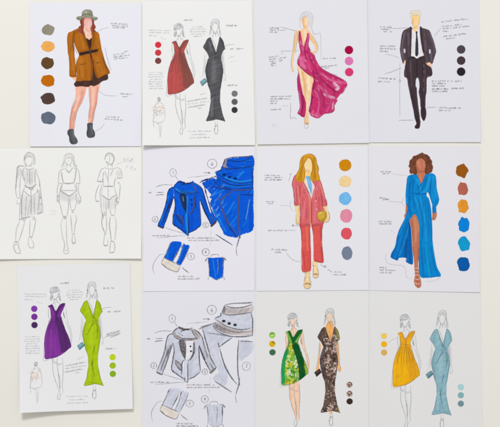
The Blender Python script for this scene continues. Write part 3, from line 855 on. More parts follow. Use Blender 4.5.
SRC = [(178.4, 24.2), (181.4, 134.0), (215.4, 20.2), (216.6, 134.0)]
TE = dict(c=(112, 160, 172), c2=(150, 192, 200), cd=(66, 100, 116))
dress_pair(s_red, similarity(SRC, SRC), dict(n1='red', n2='charcoal', d=(178, 80, 78), dd=(126, 78, 70), lap=(126, 78, 64), dl=(198, 88, 86), pa=.85, o=(95, 50, 50),
           g=(84, 84, 88), gd=(58, 58, 62), gl=(134, 134, 140), go=(60, 60, 64), hat=.45, scr=(196, 196, 200), sash=False, **TE,
           s1=[(216, 52, 72), (200, 62, 66), (122, 66, 66)], w1=['crimson', 'brick red', 'maroon'], s2=[(118, 118, 121), (95, 95, 98), (58, 58, 62)], w2=['mid grey', 'dark grey', 'near black']))
DST = [(54.8, 287.2), (59.6, 398.8), (91.8, 282.4), (94.8, 398.2)]
dress_pair(s_purple, similarity(SRC, DST), dict(n1='purple', n2='lime green', d=(126, 52, 150), dd=(78, 42, 98), lap=(70, 38, 88), dl=(146, 72, 168), pa=.85, o=(60, 34, 74),
           g=(166, 194, 24), gd=(134, 164, 22), gl=(188, 212, 44), go=(74, 96, 26), hat=.2, scr=(140, 142, 146), sash=True, sign=True, **TE,
           s1=[(132, 62, 170), (122, 52, 148), (72, 48, 98)], w1=['violet', 'purple', 'dark purple'], s2=[(190, 210, 34), (154, 188, 32), (132, 172, 34)], w2=['bright lime', 'leaf green', 'moss green']))
DST = [(292.6, 313.2), (295.4, 425.4), (329.6, 309.2), (331.4, 425.4)]
TP = similarity(SRC, DST)
dress_pair(s_print, TP, dict(n1='tropical print', n2='brown print', d=(120, 180, 70), dd=(5, 78, 36), lap=(10, 92, 42), dl=(120, 180, 70), pa=.9, o=(24, 70, 40), leaf=True, skin1=(244, 204, 178), skin2=(240, 178, 112),
           g=(104, 84, 76), gd=(76, 60, 54), gl=(190, 165, 155), go=(52, 40, 38), hat=0, scr=(0, 0, 0), squig=True, sash=False, c=(66, 52, 48), c2=(104, 84, 76), cd=(36, 30, 30)), notes=False)
DST = [(405, 314.4), (406.6, 427.6), (442.2, 311), (441.6, 427.8)]
TY = similarity(SRC, DST)
dress_pair(s_yellow, TY, dict(n1='yellow', n2='pale blue', d=(234, 172, 24), dd=(205, 140, 40), lap=(216, 150, 60), dl=(244, 190, 40), pa=.35, o=(112, 84, 44), folds=True,
           g=(138, 178, 190), gd=(106, 148, 162), gl=(168, 202, 212), go=(66, 94, 108), hat=.35, scr=(0, 0, 0), sash=True, c=(104, 146, 156), c2=(138, 176, 184), cd=(60, 92, 104)), notes=False, ink=(112, 112, 122))
rs = random.Random(4)
swatch(s_print, 272.2, 335.0, 3.1, 3.1, (150, 200, 70), 'green print', 1, True, dabs=[([(270, 333.5), (272, 332.8), (274.5, 333.6)], .9, C(70, 120, 60), .9), ([(271, 336), (274, 334.8)], .6, C(226, 232, 210), .9)])
swatch(s_print, 272.2, 343.7, 3.2, 3.1, (222, 178, 24), 'yellow print', 2, True, dabs=[([(272.5, 342), (274.5, 342.8)], 1.5, C(110, 105, 40), .9), ([(270.5, 345), (272.5, 345.5)], .6, C(200, 150, 20), .8)])
swatch(s_print, 272.5, 352.2, 3.2, 3.1, (66, 108, 76), 'bottle green', 3, True)
for k, yy in enumerate((384.6, 393.6)):
    dd = [([(347, yy), (348, yy + 2)], .8, C(225, 205, 190), .95), ([(348.6, yy - 1.4), (350.4, yy - .6)], .8, C(226, 216, 208), .95), ([(351.4, yy + 1), (350, yy + 2.4)], .8, C(222, 200, 188), .95), ([(349.6, yy + .6)], .8, C(110, 76, 66), .9), ([(347.5, yy - 1.6)], .8, C(225, 220, 215), .9)]
    swatch(s_print, 349.4, yy, 3.0, 3.0, (118, 84, 74), 'mottled brown print', 4 + k, True, dabs=dd)
swatch(s_print, 349.6, 401.2, 3.2, 3.1, (62, 46, 42), 'dark brown', 6, True)
for i, (y, c, w) in enumerate([(336.0, (238, 200, 104), 'pale yellow'), (344.1, (244, 178, 24), 'golden yellow'), (352.4, (216, 172, 92), 'ochre')]):
    swatch(s_yellow, 384, y, 3.1, 3.0, c, w, i, True)
for i, (y, c, w) in enumerate([(387.0, (166, 206, 206), 'pale aqua'), (395.1, (130, 176, 181), 'teal'), (403.5, (116, 146, 152), 'grey blue')]):
    swatch(s_yellow, 460.8, y, 3.1, 3.1, c, w, i, True)
callout(s_yellow, [(388, 342.6), (392, 340), (398, 337)], (175, 178, 182), .4)

# ================================================================ magenta gown
def pink():
    s = s_pink
    M, N, O = crop(285, 5, 8.333), crop(285, 50, 8.333), crop(285, 85, 8.333)
    tan, tl, td = C(238, 198, 152), C(245, 224, 198), C(216, 162, 104)
    g = C(140, 132, 140)
    P = Part(s, 'drawn_woman', zone=0)
    P.fill(M((140, 122), (155, 98), (180, 106), (196, 138), (192, 172), (186, 190), (200, 215), (218, 242), (205, 290), (185, 330), (150, 352), (128, 300), (118, 222), (150, 195), (146, 165)), tan,
           [(M((148, 120), (150, 160), (165, 190)), 1.5, td, .7), (M((176, 120), (180, 160)), 1.6, tl, .8), (M((165, 215), (170, 300)), 1.6, tl, .9), (M((130, 230), (140, 290)), 1.3, td, .6)])
    P.fill(M((85, 222), (116, 218), (116, 290), (98, 330), (88, 390)) + N((76, 40), (72, 90), (66, 120), (76, 170), (72, 186), (60, 182), (52, 120), (56, 40)) + M((66, 380), (74, 310)), tan,
           [(M((108, 232), (104, 290)), 1.6, C(228, 160, 120), .6), (M((84, 270), (72, 400)), .9, C(205, 178, 95), .6), (N((64, 60), (64, 150)), .7, tl, .6)])
    P.fill(M((196, 235), (216, 240), (245, 285), (272, 335), (275, 355), (262, 390), (236, 410), (224, 402), (248, 372), (244, 342), (216, 300), (200, 270)), tan, [(M((240, 290), (268, 340)), .8, C(205, 178, 95), .6), (M((205, 250), (230, 310)), 1.0, C(232, 170, 125), .5)])
    leg = N((106, 124), (150, 168), (192, 204), (238, 238), (226, 300), (215, 380)) + O((216, 60), (212, 105), (200, 150), (195, 215), (195, 262), (200, 325), (164, 328), (160, 290), (172, 225), (172, 150), (155, 82), (138, 20)) + N((130, 260), (114, 180))
    P.fill(leg, tan, [(N((145, 185), (165, 300), (180, 400)), 1.8, td, .75), (N((195, 225), (200, 330)), 3.0, tl, .85), (N((120, 160), (150, 300)), 1.2, tl, .7), (O((180, 60), (185, 140), (182, 220)), 1.3, tl, .7), (O((165, 110), (178, 160)), 1.0, td, .6), (O((168, 320), (195, 322)), .9, C(130, 105, 110), .8)])
    for l in (M((122, 172), (124, 115), (142, 74), (178, 60), (214, 68), (232, 108), (226, 160), (222, 205), (236, 240), (256, 252)), M((128, 190), (120, 160)), M((200, 130), (202, 175), (192, 200)), M((116, 222), (96, 330), (84, 410)), M((82, 222), (70, 330), (62, 420)), M((218, 242), (250, 290), (276, 345), (268, 392), (238, 412)),
              N((56, 30), (50, 110), (60, 180), (72, 186)), O((160, 322), (163, 352), (178, 363), (192, 348), (196, 322)), O((162, 322), (194, 326)), O((165, 332), (192, 334)), O((158, 262), (164, 320)), M((140, 118), (160, 96), (184, 104))):
        P.line(l, g, .36)
    P.hatch(M((128, 170), (128, 110), (150, 72), (180, 64), (214, 76), (226, 120), (216, 200), (204, 170), (196, 120), (170, 96), (142, 116)), 1.5, .9, C(196, 190, 184), .45)
    fig = P.done()
    P = Part(s, 'evening_gown', fig)
    b, dk, lt, wh, mg = C(194, 52, 108), C(140, 22, 72), C(222, 120, 168), C(232, 196, 216), C(208, 40, 104)
    rs = random.Random(8)
    P.fill(N((104, 140), (118, 200), (133, 290), (150, 370)) + O((160, 100), (173, 150), (174, 215), (162, 268), (140, 264), (120, 250), (104, 236), (122, 185), (116, 110), (102, 10)) + N((100, 240), (110, 190)), C(176, 48, 104),
           [(O((135, 60), (150, 150), (140, 230)), 1.2, dk, .8), (O((120, 60), (130, 180), (118, 235)), .9, lt, .6), (O((165, 180), (150, 255)), .9, mg, .7), (O((110, 232), (160, 262)), .8, dk, .6), (N((108, 170), (116, 250)), .9, C(150, 90, 130), .7)])
    main = M((117, 216), (130, 226), (140, 290), (152, 350), (166, 322), (181, 270), (189, 236), (202, 242), (202, 290), (196, 340), (212, 385), (232, 410)) + N((246, 45), (262, 92), (300, 148), (370, 192), (440, 224), (500, 258), (519, 290), (500, 320), (485, 352), (462, 368), (425, 420)) + \
        O((440, 118), (432, 140), (412, 170), (412, 208), (386, 234), (330, 240), (300, 262), (280, 277), (240, 270), (208, 248), (198, 212), (212, 150), (219, 80)) + N((220, 350), (226, 300), (238, 238), (190, 204), (150, 170), (104, 122), (106, 90), (124, 42), (126, 10)) + M((124, 370), (114, 300))
    db = [(N((130, 70), (145, 120), (165, 145)), 3.6, lt, .85), (N((190, 90), (205, 150)), 2.4, C(212, 88, 146), .7), (N((170, 50), (235, 170)), 1.6, mg, .4), (N((205, 60), (235, 120), (265, 180)), 1.5, dk, .6), (N((235, 180), (245, 260), (232, 400)), 2.2, dk, .7),
          (N((260, 190), (330, 270), (420, 350)), 1.6, dk, .7), (N((300, 200), (380, 250), (460, 275)), 1.4, lt, .7), (N((410, 280), (445, 315), (430, 330)), 2.4, wh, .9), (N((330, 370), (370, 390), (410, 400)), 2.0, wh, .75), (N((280, 300), (340, 350)), 2.0, lt, .6),
          (N((290, 165), (380, 215), (480, 255)), 1.1, C(150, 30, 82), .7), (N((340, 290), (440, 350), (480, 330)), 1.2, dk, .7), (N((500, 280), (470, 350)), 1.3, mg, .8), (O((240, 60), (260, 160), (245, 250)), 2.4, mg, .7), (O((300, 40), (320, 120), (300, 240)), 1.2, dk, .5),
          (O((270, 60), (285, 140), (270, 250)), 1.3, lt, .55), (O((340, 80), (380, 140), (350, 220)), 1.8, C(214, 90, 146), .7), (O((400, 60), (420, 110)), 1.6, dk, .5), (O((400, 150), (395, 200)), 1.2, wh, .6), (O((215, 240), (280, 268)), 1.2, lt, .8), (O((225, 30), (222, 140), (205, 220)), 1.2, dk, .8),
          (O((320, 150), (330, 190)), .9, dk, .6), (O((280, 210), (330, 200)), 1.0, mg, .7), (M((132, 240), (144, 330), (150, 400)), 1.4, C(206, 96, 146), .7), (M((120, 230), (118, 320), (126, 400)), .9, dk, .6), (M((196, 250), (188, 320), (176, 370)), 1.2, C(206, 96, 146), .8), (M((202, 330), (225, 400)), 1.2, dk, .7), (M((160, 330), (170, 420)), 1.3, dk, .5), (N((130, 10), (200, 20)), 1.2, dk, .45),
          (N((105, 120), (150, 165), (195, 200), (238, 235)), .7, dk, .7), (N((440, 250), (500, 280)), 1.2, lt, .5)]
    for i in range(280):
        x, y = rs.uniform(298, 346), rs.uniform(32, 116)
        ang = rs.uniform(.2, 1.3) if x > 315 else rs.uniform(.9, 1.9)
        l_ = rs.uniform(.8, 4.5)
        db.append(([(x, y), (x + l_ * math.cos(ang), y + l_ * math.sin(ang))], rs.uniform(.25, .8), rs.choice([dk, dk, lt, mg, C(180, 50, 110), C(228, 160, 194), wh]), rs.uniform(.3, .7)))
    P.fill(main, b, db, sp=.42, mott=.08, ragged=.28)
    o = C(120, 40, 76)
    for l in (N((250, 170), (320, 225), (400, 290), (470, 320)), N((246, 200), (300, 290), (360, 380), (420, 410)), N((240, 230), (268, 330), (300, 420)), O((300, 20), (350, 90), (400, 160)), O((262, 30), (290, 130), (290, 230)), O((330, 60), (372, 130), (372, 220)), N((150, 20), (175, 60), (240, 110)), M((117, 218), (114, 300), (126, 375)), N((126, 30), (104, 92), (106, 124)), N((106, 124), (150, 169), (192, 204), (238, 238)), N((246, 50), (262, 92), (300, 148), (370, 192), (440, 224), (502, 260), (520, 290)), N((520, 290), (486, 352), (462, 368)), N((250, 190), (300, 260), (380, 320), (460, 366)), O((432, 140), (412, 175), (410, 210), (384, 234), (330, 240), (300, 262), (278, 277), (240, 270), (208, 248)), O((220, 70), (212, 150), (198, 215)), M((117, 216), (138, 290), (152, 350)), M((190, 238), (180, 275), (154, 350)), M((202, 250), (196, 340), (232, 410)), N((240, 240), (236, 330), (226, 420)), O((300, 60), (330, 150), (325, 230)), O((110, 236), (138, 264), (162, 268)), N((262, 200), (290, 300), (300, 420))):
        P.line(l, o, .38)
    P.done()
    for i, (y, c, w) in enumerate([(50.2, (166, 6, 66), 'deep crimson'), (61.2, (216, 118, 174), 'light pink'), (72.3, (212, 58, 112), 'hot pink')]):
        swatch(s, 348.9 + .1 * i, y, 4.25, 4.25, c, w, i, True)
    g2 = (118, 118, 126)
    note(s, [(270, 28, 279, 28), (270, 30, 279, 30.2), (270, 32.2, 278, 32.2)], g2, 1.6, .34)
    callout(s, [(279.6, 27), (286, 28.6), (293, 30.4), (299.6, 31.6)], (108, 108, 118), .42, more=[[(280, 30.6), (286, 30.2)]])
    callout(s, [(280.4, 51.4), (290, 51.2), (299.4, 51)], (120, 120, 128), .4, more=[[(281.4, 54.4), (282.4, 52.4)]])
    note(s, [(269, 57.4, 279, 56), (269.6, 59.8, 277.6, 58.6), (270, 61.8, 276.6, 61), (270.6, 63.8, 277, 62.8), (271.6, 65.8, 276.4, 65), (279, 58.8, 286, 57.2), (279.4, 61, 284, 60.2)], g2, 1.5, .31)
    callout(s, [(311.6, 29), (313.6, 33.6), (317, 34.2), (319.6, 33.2), (320.7, 36), (320.9, 48), (320.9, 60)], (160, 160, 168), .38)
    note(s, [(323, 58.6, 336, 58.2)], g2, 1.5, .32)
    note(s, [(321, 66.8, 337, 65.2), (324, 68.4, 329, 67.8)], g2, 1.4, .3)
    callout(s, [(330, 74.2), (338, 75)], (150, 150, 158), .35)
    note(s, [(270.4, 96.6, 291, 96.2), (270.4, 98.8, 291, 98.8), (270.4, 101, 279, 101), (270.2, 103.6, 276.4, 103.4)], g2, 1.5, .33)
    note(s, [(270.5, 109.6, 280.6, 109.4)], g2, 1.6, .33)
    callout(s, [(282.6, 105.8), (288, 106)], (160, 160, 168), .36)
    callout(s, [(290.7, 103), (290.5, 111), (290.5, 118.6), (293.4, 117.6), (296.8, 119.2)], (112, 112, 122), .42)
    note(s, [(272, 124.4, 280, 124.4), (273, 126.4, 279, 126.4)], (205, 210, 226), 1.6, .5, name='faint_stamp')


pink()


# ================================================================ dark suit
def suit():
    s = s_suit
    Q, R, T = crop(395, 5, 8.333), crop(395, 45, 8.333), crop(395, 85, 8.333)
    P = Part(s, 'drawn_man', zone=0)
    tan = C(240, 202, 142)
    P.fill(Q((100, 225), (150, 200), (200, 200), (250, 215), (262, 300), (240, 400)) + R((262, 150), (300, 165), (295, 175), (250, 180), (240, 250), (190, 262), (120, 250), (100, 170), (84, 152), (72, 150), (60, 90)) + Q((62, 300)), tan)
    P.fill(Q((136, 92), (150, 84), (195, 84), (207, 98), (205, 140), (192, 170), (194, 212), (170, 224), (152, 212), (152, 182), (140, 155)), tan, [(Q((148, 110), (150, 160)), 1.1, C(224, 170, 105), .6), (Q((175, 110), (175, 150)), 2.2, C(246, 214, 160), .7), (Q((155, 188), (190, 184)), 1.1, C(214, 160, 100), .6), (Q((170, 215), (172, 205)), 1.2, C(240, 200, 180), .6)])
    P.fill(Q((128, 92), (128, 66), (140, 52), (170, 48), (205, 54), (213, 80), (211, 100), (198, 88), (150, 86), (136, 100)), C(230, 222, 200), [(Q((135, 70), (200, 66)), 1.3, C(216, 202, 168), .6)])
    P.fill(R((68, 156), (78, 130), (98, 132), (118, 154), (98, 150), (82, 160)), C(240, 200, 176), [(R((80, 140), (100, 148)), .6, C(200, 140, 116), .6)])
    P.fill(R((250, 160), (284, 146), (308, 158), (306, 200), (292, 178), (262, 174)), C(240, 200, 170), [(R((262, 165), (295, 165)), .6, C(200, 140, 116), .6)])
    g = C(150, 142, 134)
    for l in (Q((130, 118), (128, 66), (140, 52), (170, 48), (205, 54), (213, 80), (208, 125)), Q((136, 95), (150, 86), (196, 86), (208, 98)), Q((138, 120), (142, 155), (154, 182)), Q((206, 125), (200, 160), (190, 180)), Q((150, 60), (150, 80)), Q((175, 54), (178, 78)), Q((195, 60), (192, 80))):
        P.line(l, g, .36)
    fig = P.done()
    dk, jk, jl = C(56, 44, 50), C(82, 70, 78), C(122, 110, 122)
    P = Part(s, 'trousers', fig)
    tr, trd, trl = C(66, 54, 60), C(42, 34, 40), C(98, 86, 92)
    P.fill(R((98, 86), (150, 88), (185, 92), (240, 86), (252, 110), (262, 160), (300, 190), (306, 252), (268, 272), (263, 350), (262, 410)) + T((260, 60), (254, 120), (252, 182), (234, 196), (214, 190), (208, 120), (197, 60)) + R((203, 352), (200, 300), (186, 272), (174, 292), (172, 350)) + T((180, 20), (186, 100), (196, 190), (208, 290), (190, 300), (168, 292), (150, 200), (126, 90), (108, 0)) + R((98, 276), (78, 262), (80, 200), (88, 150)), tr,
           [(R((130, 110), (135, 230), (140, 340)), 1.0, trl, .6), (R((180, 120), (182, 260)), 1.0, trd, .8), (R((225, 130), (235, 250)), 1.3, trd, .5), (R((250, 200), (248, 380)), .8, trl, .6), (T((130, 40), (165, 180), (188, 285)), 1.2, trd, .6), (T((225, 40), (236, 180)), 1.2, trd, .5), (T((180, 60), (200, 250)), .8, trl, .5), (R((85, 200), (90, 260)), .8, trl, .6), (R((100, 110), (240, 112)), 1.0, trd, .6), (R((110, 290), (130, 420)), .8, trl, .4)], streak=(1.5, .12, 2.2), rim=.12)
    for y in (100, 150, 220, 300):
        P.line(R((238, y + 60), (241, y + 90)), C(150, 136, 138), .3)
    P.line(R((126, 140), (127, 232)), C(120, 106, 100), .35)
    P.done()
    P = Part(s, 'white_shirt', fig)
    P.fill(Q((140, 205), (165, 224), (206, 205), (216, 300), (230, 385), (238, 420)) + R((240, 88), (206, 100), (192, 110), (176, 112), (160, 98), (132, 90)) + Q((134, 380), (136, 300)), C(226, 224, 228), [(Q((150, 240), (148, 400)), 1.2, C(208, 206, 214), .7), (Q((205, 250), (220, 380)), .9, C(212, 210, 216), .6)])
    P.done()
    P = Part(s, 'suit_jacket', fig)
    left = Q((120, 188), (88, 204), (68, 218), (56, 250), (46, 320), (40, 372)) + R((40, 20), (42, 60), (54, 118), (66, 156), (80, 130), (100, 134), (108, 130)) + R((116, 100), (134, 92), (133, 50)) + Q((136, 360), (136, 290), (138, 215), (142, 196), (132, 180))
    P.fill(left, jk, [(Q((130, 195), (134, 300), (130, 400)), 1.7, dk, .85), (Q((80, 230), (60, 330), (55, 420)), 1.3, jl, .5), (Q((95, 250), (100, 400)), 1.2, dk, .5), (Q((108, 240), (112, 330)), 1.4, jl, .4), (Q((78, 372), (80, 395)), .95, s.paper * .98, .98, .5), (R((60, 60), (72, 120)), 1.2, jl, .5), (R((90, 60), (105, 120)), 1.2, dk, .6), (Q((60, 240), (46, 350)), .6, dk, .7)], sp=.42, streak=(1.5, .1, 2), rim=.15)
    right = Q((208, 178), (228, 192), (262, 202), (286, 214), (305, 255), (330, 325), (341, 380)) + R((342, 60), (326, 112), (312, 156), (300, 156), (284, 144), (262, 152), (245, 98), (236, 70)) + Q((228, 385), (215, 300), (206, 230))
    P.fill(right, jk, [(Q((218, 200), (224, 300), (238, 390)), 1.8, dk, .85), (Q((290, 240), (325, 340), (330, 400)), 1.3, jl, .5), (Q((262, 240), (275, 330), (268, 400)), 1.3, dk, .4), (Q((290, 378), (290, 400)), .95, s.paper * .98, .98, .5), (R((300, 70), (305, 130)), 1.3, jl, .5), (R((270, 60), (285, 130)), 1.4, dk, .5), (Q((245, 245), (252, 258)), .7, C(150, 110, 90), .6), (Q((250, 300), (256, 380)), 1.2, jl, .4), (R((336, 20), (324, 110)), .6, dk, .6)], sp=.42, streak=(1.6, .1, 2), rim=.15)
    o = C(46, 36, 42)
    for l in (Q((132, 184), (138, 215), (136, 300), (132, 420)), Q((208, 180), (214, 290), (238, 415)), Q((104, 260), (92, 330), (90, 380)), Q((275, 260), (286, 330), (300, 370)), R((78, 200), (78, 262), (98, 275)), R((303, 190), (308, 250), (268, 272)), Q((150, 190), (140, 205)), R((90, 70), (104, 130))):
        P.line(l, o, .42)
    P.done()
    P = Part(s, 'necktie', fig)
    P.fill(Q((171, 224), (186, 222), (186, 250), (193, 320), (194, 415)) + R((192, 84), (180, 98), (168, 86)) + Q((168, 410), (170, 320), (175, 250)), C(48, 48, 58), [(Q((178, 240), (180, 400)), .5, C(86, 88, 104), .6)])
    P.done()
    for pts in (T((170, 292), (208, 290), (210, 328), (203, 358), (190, 365), (168, 362), (164, 346), (178, 322)), T((216, 195), (250, 184), (261, 228), (256, 272), (241, 301), (226, 286), (215, 250))):
        P = Part(s, 'leather_shoe', fig)
        P.fill(pts, C(58, 44, 48), [(pts[1:4], .8, C(104, 90, 94), .6)], rim=.2)
        P.done()
    for i, (y, c, w) in enumerate([(49.6, (78, 68, 78), 'plum grey'), (60.7, (70, 54, 62), 'aubergine'), (71.8, (44, 37, 42), 'black')]):
        swatch(s, 461.05, y, 4.3, 4.3, c, w, i, True)
    c = (112, 112, 120)
    note(s, [(380, 27, 391.5, 27.4), (381, 29.4, 388.4, 29.4), (383.8, 31.6, 388, 31.6), (390, 31.6, 392, 31.6)], c, 1.5, .33)
    callout(s, [(389, 28.8), (399, 28.5), (408.6, 27.8)], (112, 112, 122), .42)
    note(s, [(380, 46.2, 394.8, 46.2), (380, 48.6, 397.6, 49), (380, 51.2, 388.6, 51.4)], c, 1.6, .33)
    callout(s, [(385, 54.2), (392, 55.6), (400.4, 58.2)], (150, 150, 158), .38)
    note(s, [(378.4, 77.6, 392, 79), (378, 81.4, 391, 81.8), (394, 79, 395.6, 79)], c, 1.9, .33)
    callout(s, [(384.4, 74), (392, 71.8), (397, 69.6), (401.6, 68.2)], (110, 110, 120), .42)
    callout(s, [(399.9, 62), (399.7, 90), (399.8, 116.4)], (130, 130, 138), .4, more=[[(398.2, 81.2), (399, 80), (400.2, 80.2), (400.6, 81.4), (399.6, 82.4), (398.4, 81.6)]])
    callout(s, [(398.6, 120.5), (406, 120.3), (413.8, 120.2)], (100, 100, 110), .44)
    note(s, [(441.5, 22, 452, 20.8), (454, 20.4, 467.6, 19)], c, 1.6, .33)
    note(s, [(442, 26.4, 452, 25.6), (455, 25.2, 462, 24.6), (443, 28.8, 451, 28), (453, 27.8, 470.6, 25.8), (443, 31.4, 448.6, 31)], c, 1.6, .34)
    note(s, [(443.4, 36.4, 452, 35.6), (454, 35.4, 457, 35), (458.6, 34.6, 467.6, 33.4), (446.4, 38.8, 455.4, 37.8)], c, 1.5, .32)
    callout(s, [(434, 36.6), (437.4, 32.6), (441.4, 28)], (130, 130, 140), .4)
    note(s, [(432, 81, 453, 81), (455, 81.2, 462.4, 81.2), (432, 83.4, 445.6, 83.6), (432, 85.8, 444.6, 85.8), (432, 89, 449.4, 88.8), (451, 88.4, 464.4, 88.2), (432.4, 91.4, 449.2, 91.4)], c, 1.6, .33)
    note(s, [(438.6, 107.6, 447.4, 107.8), (448.4, 108.2, 461, 108), (439, 110.4, 450, 110.4)], c, 1.6, .33)
    callout(s, [(426.4, 107.4), (431, 107.5), (436.2, 107.4)], (105, 105, 115), .42)


suit()


# ================================================================ pencil figures
def pencil():
    s = s_pencil
    U1, U2, U3 = crop(5, 148, 10), crop(5, 180, 10), crop(5, 215, 10)
    V1, V2, V3 = crop(50, 148, 10), crop(50, 180, 10), crop(50, 215, 10)
    W1, W2, W3 = crop(90, 148, 10), crop(90, 180, 10), crop(90, 215, 10)
    a, b, d = C(172, 172, 174), C(142, 142, 146), C(192, 192, 193)
    def draw(label, mid, dark, hatches):
        P = Part(s, 'pencil_figure', zone=0, label=label)
        for poly, ang, gap in hatches:
            P.hatch(poly, ang, gap * .8, C(194, 194, 196), .45, .4)
        for l in mid:
            P.line(l, a, .5, dup=2, press=.4)
        for l in dark:
            P.line(l, b, .6, dup=2, press=.4)
        P.done()
    draw('pencil woman in a knee-length skirt with dark collar yoke', [
        U1((190, 140), (198, 90), (220, 55), (250, 45), (285, 65), (300, 100), (298, 150), (284, 172)), U1((205, 100), (204, 150), (235, 180), (266, 160), (276, 110)), U1((210, 100), (240, 82), (275, 100)), U1((196, 150), (205, 170)), U1((210, 165), (212, 190)), U1((262, 162), (262, 188)),
        U1((195, 198), (240, 216), (292, 198)), U1((155, 200), (160, 262), (150, 330), (145, 390)), U1((165, 210), (175, 280), (200, 340), (215, 382)), U1((305, 212), (300, 300), (305, 372)), U1((185, 200), (180, 260), (205, 330)), U1((310, 208), (326, 270), (346, 330), (350, 395)), U1((225, 230), (230, 350)), U1((270, 225), (272, 350)),
        U2((115, 0), (105, 90), (122, 180)), U2((155, 0), (150, 80), (150, 180)), U2((122, 185), (150, 180), (156, 232), (122, 236), (120, 200)), U2((190, 110), (230, 145), (268, 162), (310, 126), (326, 104)), U2((250, 200), (240, 280), (224, 362)), U2((350, 50), (358, 120), (366, 185)), U2((345, 100), (365, 190), (376, 260), (380, 318)), U2((325, 95), (345, 165), (336, 255), (326, 340)), U2((150, 230), (145, 392)), U2((290, 160), (300, 340)), U2((215, 160), (205, 370)), U2((235, 85), (262, 96), (290, 84)), U2((262, 98), (264, 160)), U2((345, 240), (378, 245)),
        U3((150, 60), (116, 140), (106, 262)), U3((200, 60), (176, 150), (140, 262)), U3((172, 30), (190, 60), (205, 35), (188, 28), (172, 52)), U3((96, 268), (90, 320), (112, 375), (156, 380), (140, 325), (130, 265)), U3((255, 45), (250, 130), (248, 215)), U3((312, 35), (296, 130), (270, 232)), U3((275, 25), (292, 50), (300, 25), (280, 18)), U3((242, 220), (234, 290), (255, 326), (286, 322), (286, 280), (262, 235)), U3((95, 300), (130, 285))],
        [U1((205, 184), (150, 180), (126, 195), (120, 260), (114, 330), (112, 400)), U1((245, 215), (246, 290), (251, 370)), U1((195, 375), (226, 396), (270, 396), (312, 365)), U2((195, 50), (230, 74), (272, 76), (312, 50)), U2((240, 76), (262, 96), (285, 74)), U2((195, 76), (172, 150), (166, 250), (166, 380)), U2((138, 400), (180, 384), (240, 370), (262, 366)), U2((265, 160), (263, 260), (262, 350)), U2((325, 340), (380, 320)), U2((325, 90), (335, 130)), U3((100, 268), (134, 268)), U3((245, 218), (270, 222)), U2((348, 165), (368, 195)), U1((346, 340), (350, 388)), U1((195, 115), (205, 85))],
        [(U1((195, 150), (200, 90), (225, 55), (260, 50), (290, 75), (300, 110), (296, 160), (280, 160), (278, 110), (240, 90), (206, 100)), 1.2, .7), (U1((126, 200), (150, 186), (155, 260), (118, 330)), 1.4, .9), (U1((170, 215), (300, 215), (300, 340), (270, 385), (205, 360)), 1.45, 1.5), (U2((175, 150), (262, 170), (258, 360), (170, 380)), 1.5, 1.2), (U2((268, 170), (335, 130), (330, 330), (268, 350)), 1.6, 1.2), (U2((338, 200), (375, 250), (378, 320), (330, 335)), 1.2, 1.0)])
    draw('pencil woman with long wavy hair in a cropped v-neck top', [
        V1((140, 130), (142, 95), (155, 70), (182, 55), (220, 65), (240, 95), (240, 150), (256, 180), (272, 185)), V1((145, 120), (130, 160), (112, 190)), V1((155, 100), (156, 142), (185, 172), (215, 150), (222, 100)), V1((160, 102), (188, 98), (216, 98)), V1((170, 168), (168, 200)), V1((206, 165), (206, 196)), V1((262, 170), (264, 205)),
        V1((155, 205), (110, 222), (90, 262), (84, 352)), V1((230, 200), (275, 216), (294, 270), (298, 356)), V1((84, 355), (126, 353)), V1((262, 355), (300, 355)), V1((240, 120), (262, 190)), V1((180, 130), (192, 132)),
        V2((130, 30), (112, 90), (100, 110)), V2((245, 38), (262, 98)), V2((110, 104), (265, 104)), V2((90, 20), (76, 90), (72, 160)), V2((115, 50), (98, 130), (92, 160)), V2((290, 20), (286, 120), (312, 192), (290, 236), (272, 198)), V2((262, 30), (268, 120)), V2((95, 120), (95, 220), (115, 300), (130, 370)), V2((185, 160), (186, 250), (176, 330), (166, 372)), V2((195, 180), (205, 250), (216, 300)), V2((266, 130), (266, 220), (246, 300)), V2((290, 200), (300, 225)),
        V3((122, 35), (110, 100), (126, 220), (146, 290), (138, 370), (160, 388), (186, 370), (172, 290), (165, 200), (164, 40)), V3((205, 0), (216, 100), (222, 190)), V3((260, 0), (266, 50), (250, 120), (246, 200)), V3((225, 205), (222, 270), (238, 286), (256, 265), (246, 205)), V3((150, 350), (175, 352)), V2((120, 110), (180, 150))],
        [V1((155, 205), (190, 240), (226, 200)), V1((115, 240), (122, 300), (135, 350)), V1((262, 205), (256, 280), (240, 350)), V1((135, 352), (186, 356), (242, 348)), V2((100, 105), (150, 138), (195, 160), (230, 138), (266, 110)), V2((70, 182), (82, 160), (94, 150)), V2((66, 195), (78, 210), (92, 225)), V2((214, 305), (242, 305)), V2((218, 320), (240, 325)), V2((130, 372), (166, 372)), V2((135, 385), (165, 386)), V3((225, 190), (248, 192)), V3((224, 270), (238, 286), (255, 268)), V3((130, 10), (162, 14))],
        [(V1((140, 120), (150, 75), (182, 58), (220, 68), (240, 100), (256, 190), (232, 195), (222, 120), (190, 90), (156, 100)), 1.3, 1.0), (V1((130, 130), (150, 130), (150, 195), (112, 195)), 1.3, 1.1), (V2((102, 115), (190, 165), (186, 220), (98, 200)), 1.3, 1.1), (V2((196, 165), (262, 125), (264, 200), (200, 215)), 1.6, 1.1), (V2((66, 180), (94, 155), (94, 235), (72, 215)), 1.0, .7), (V2((272, 165), (305, 180), (300, 230), (275, 210)), 1.2, 1.2)])
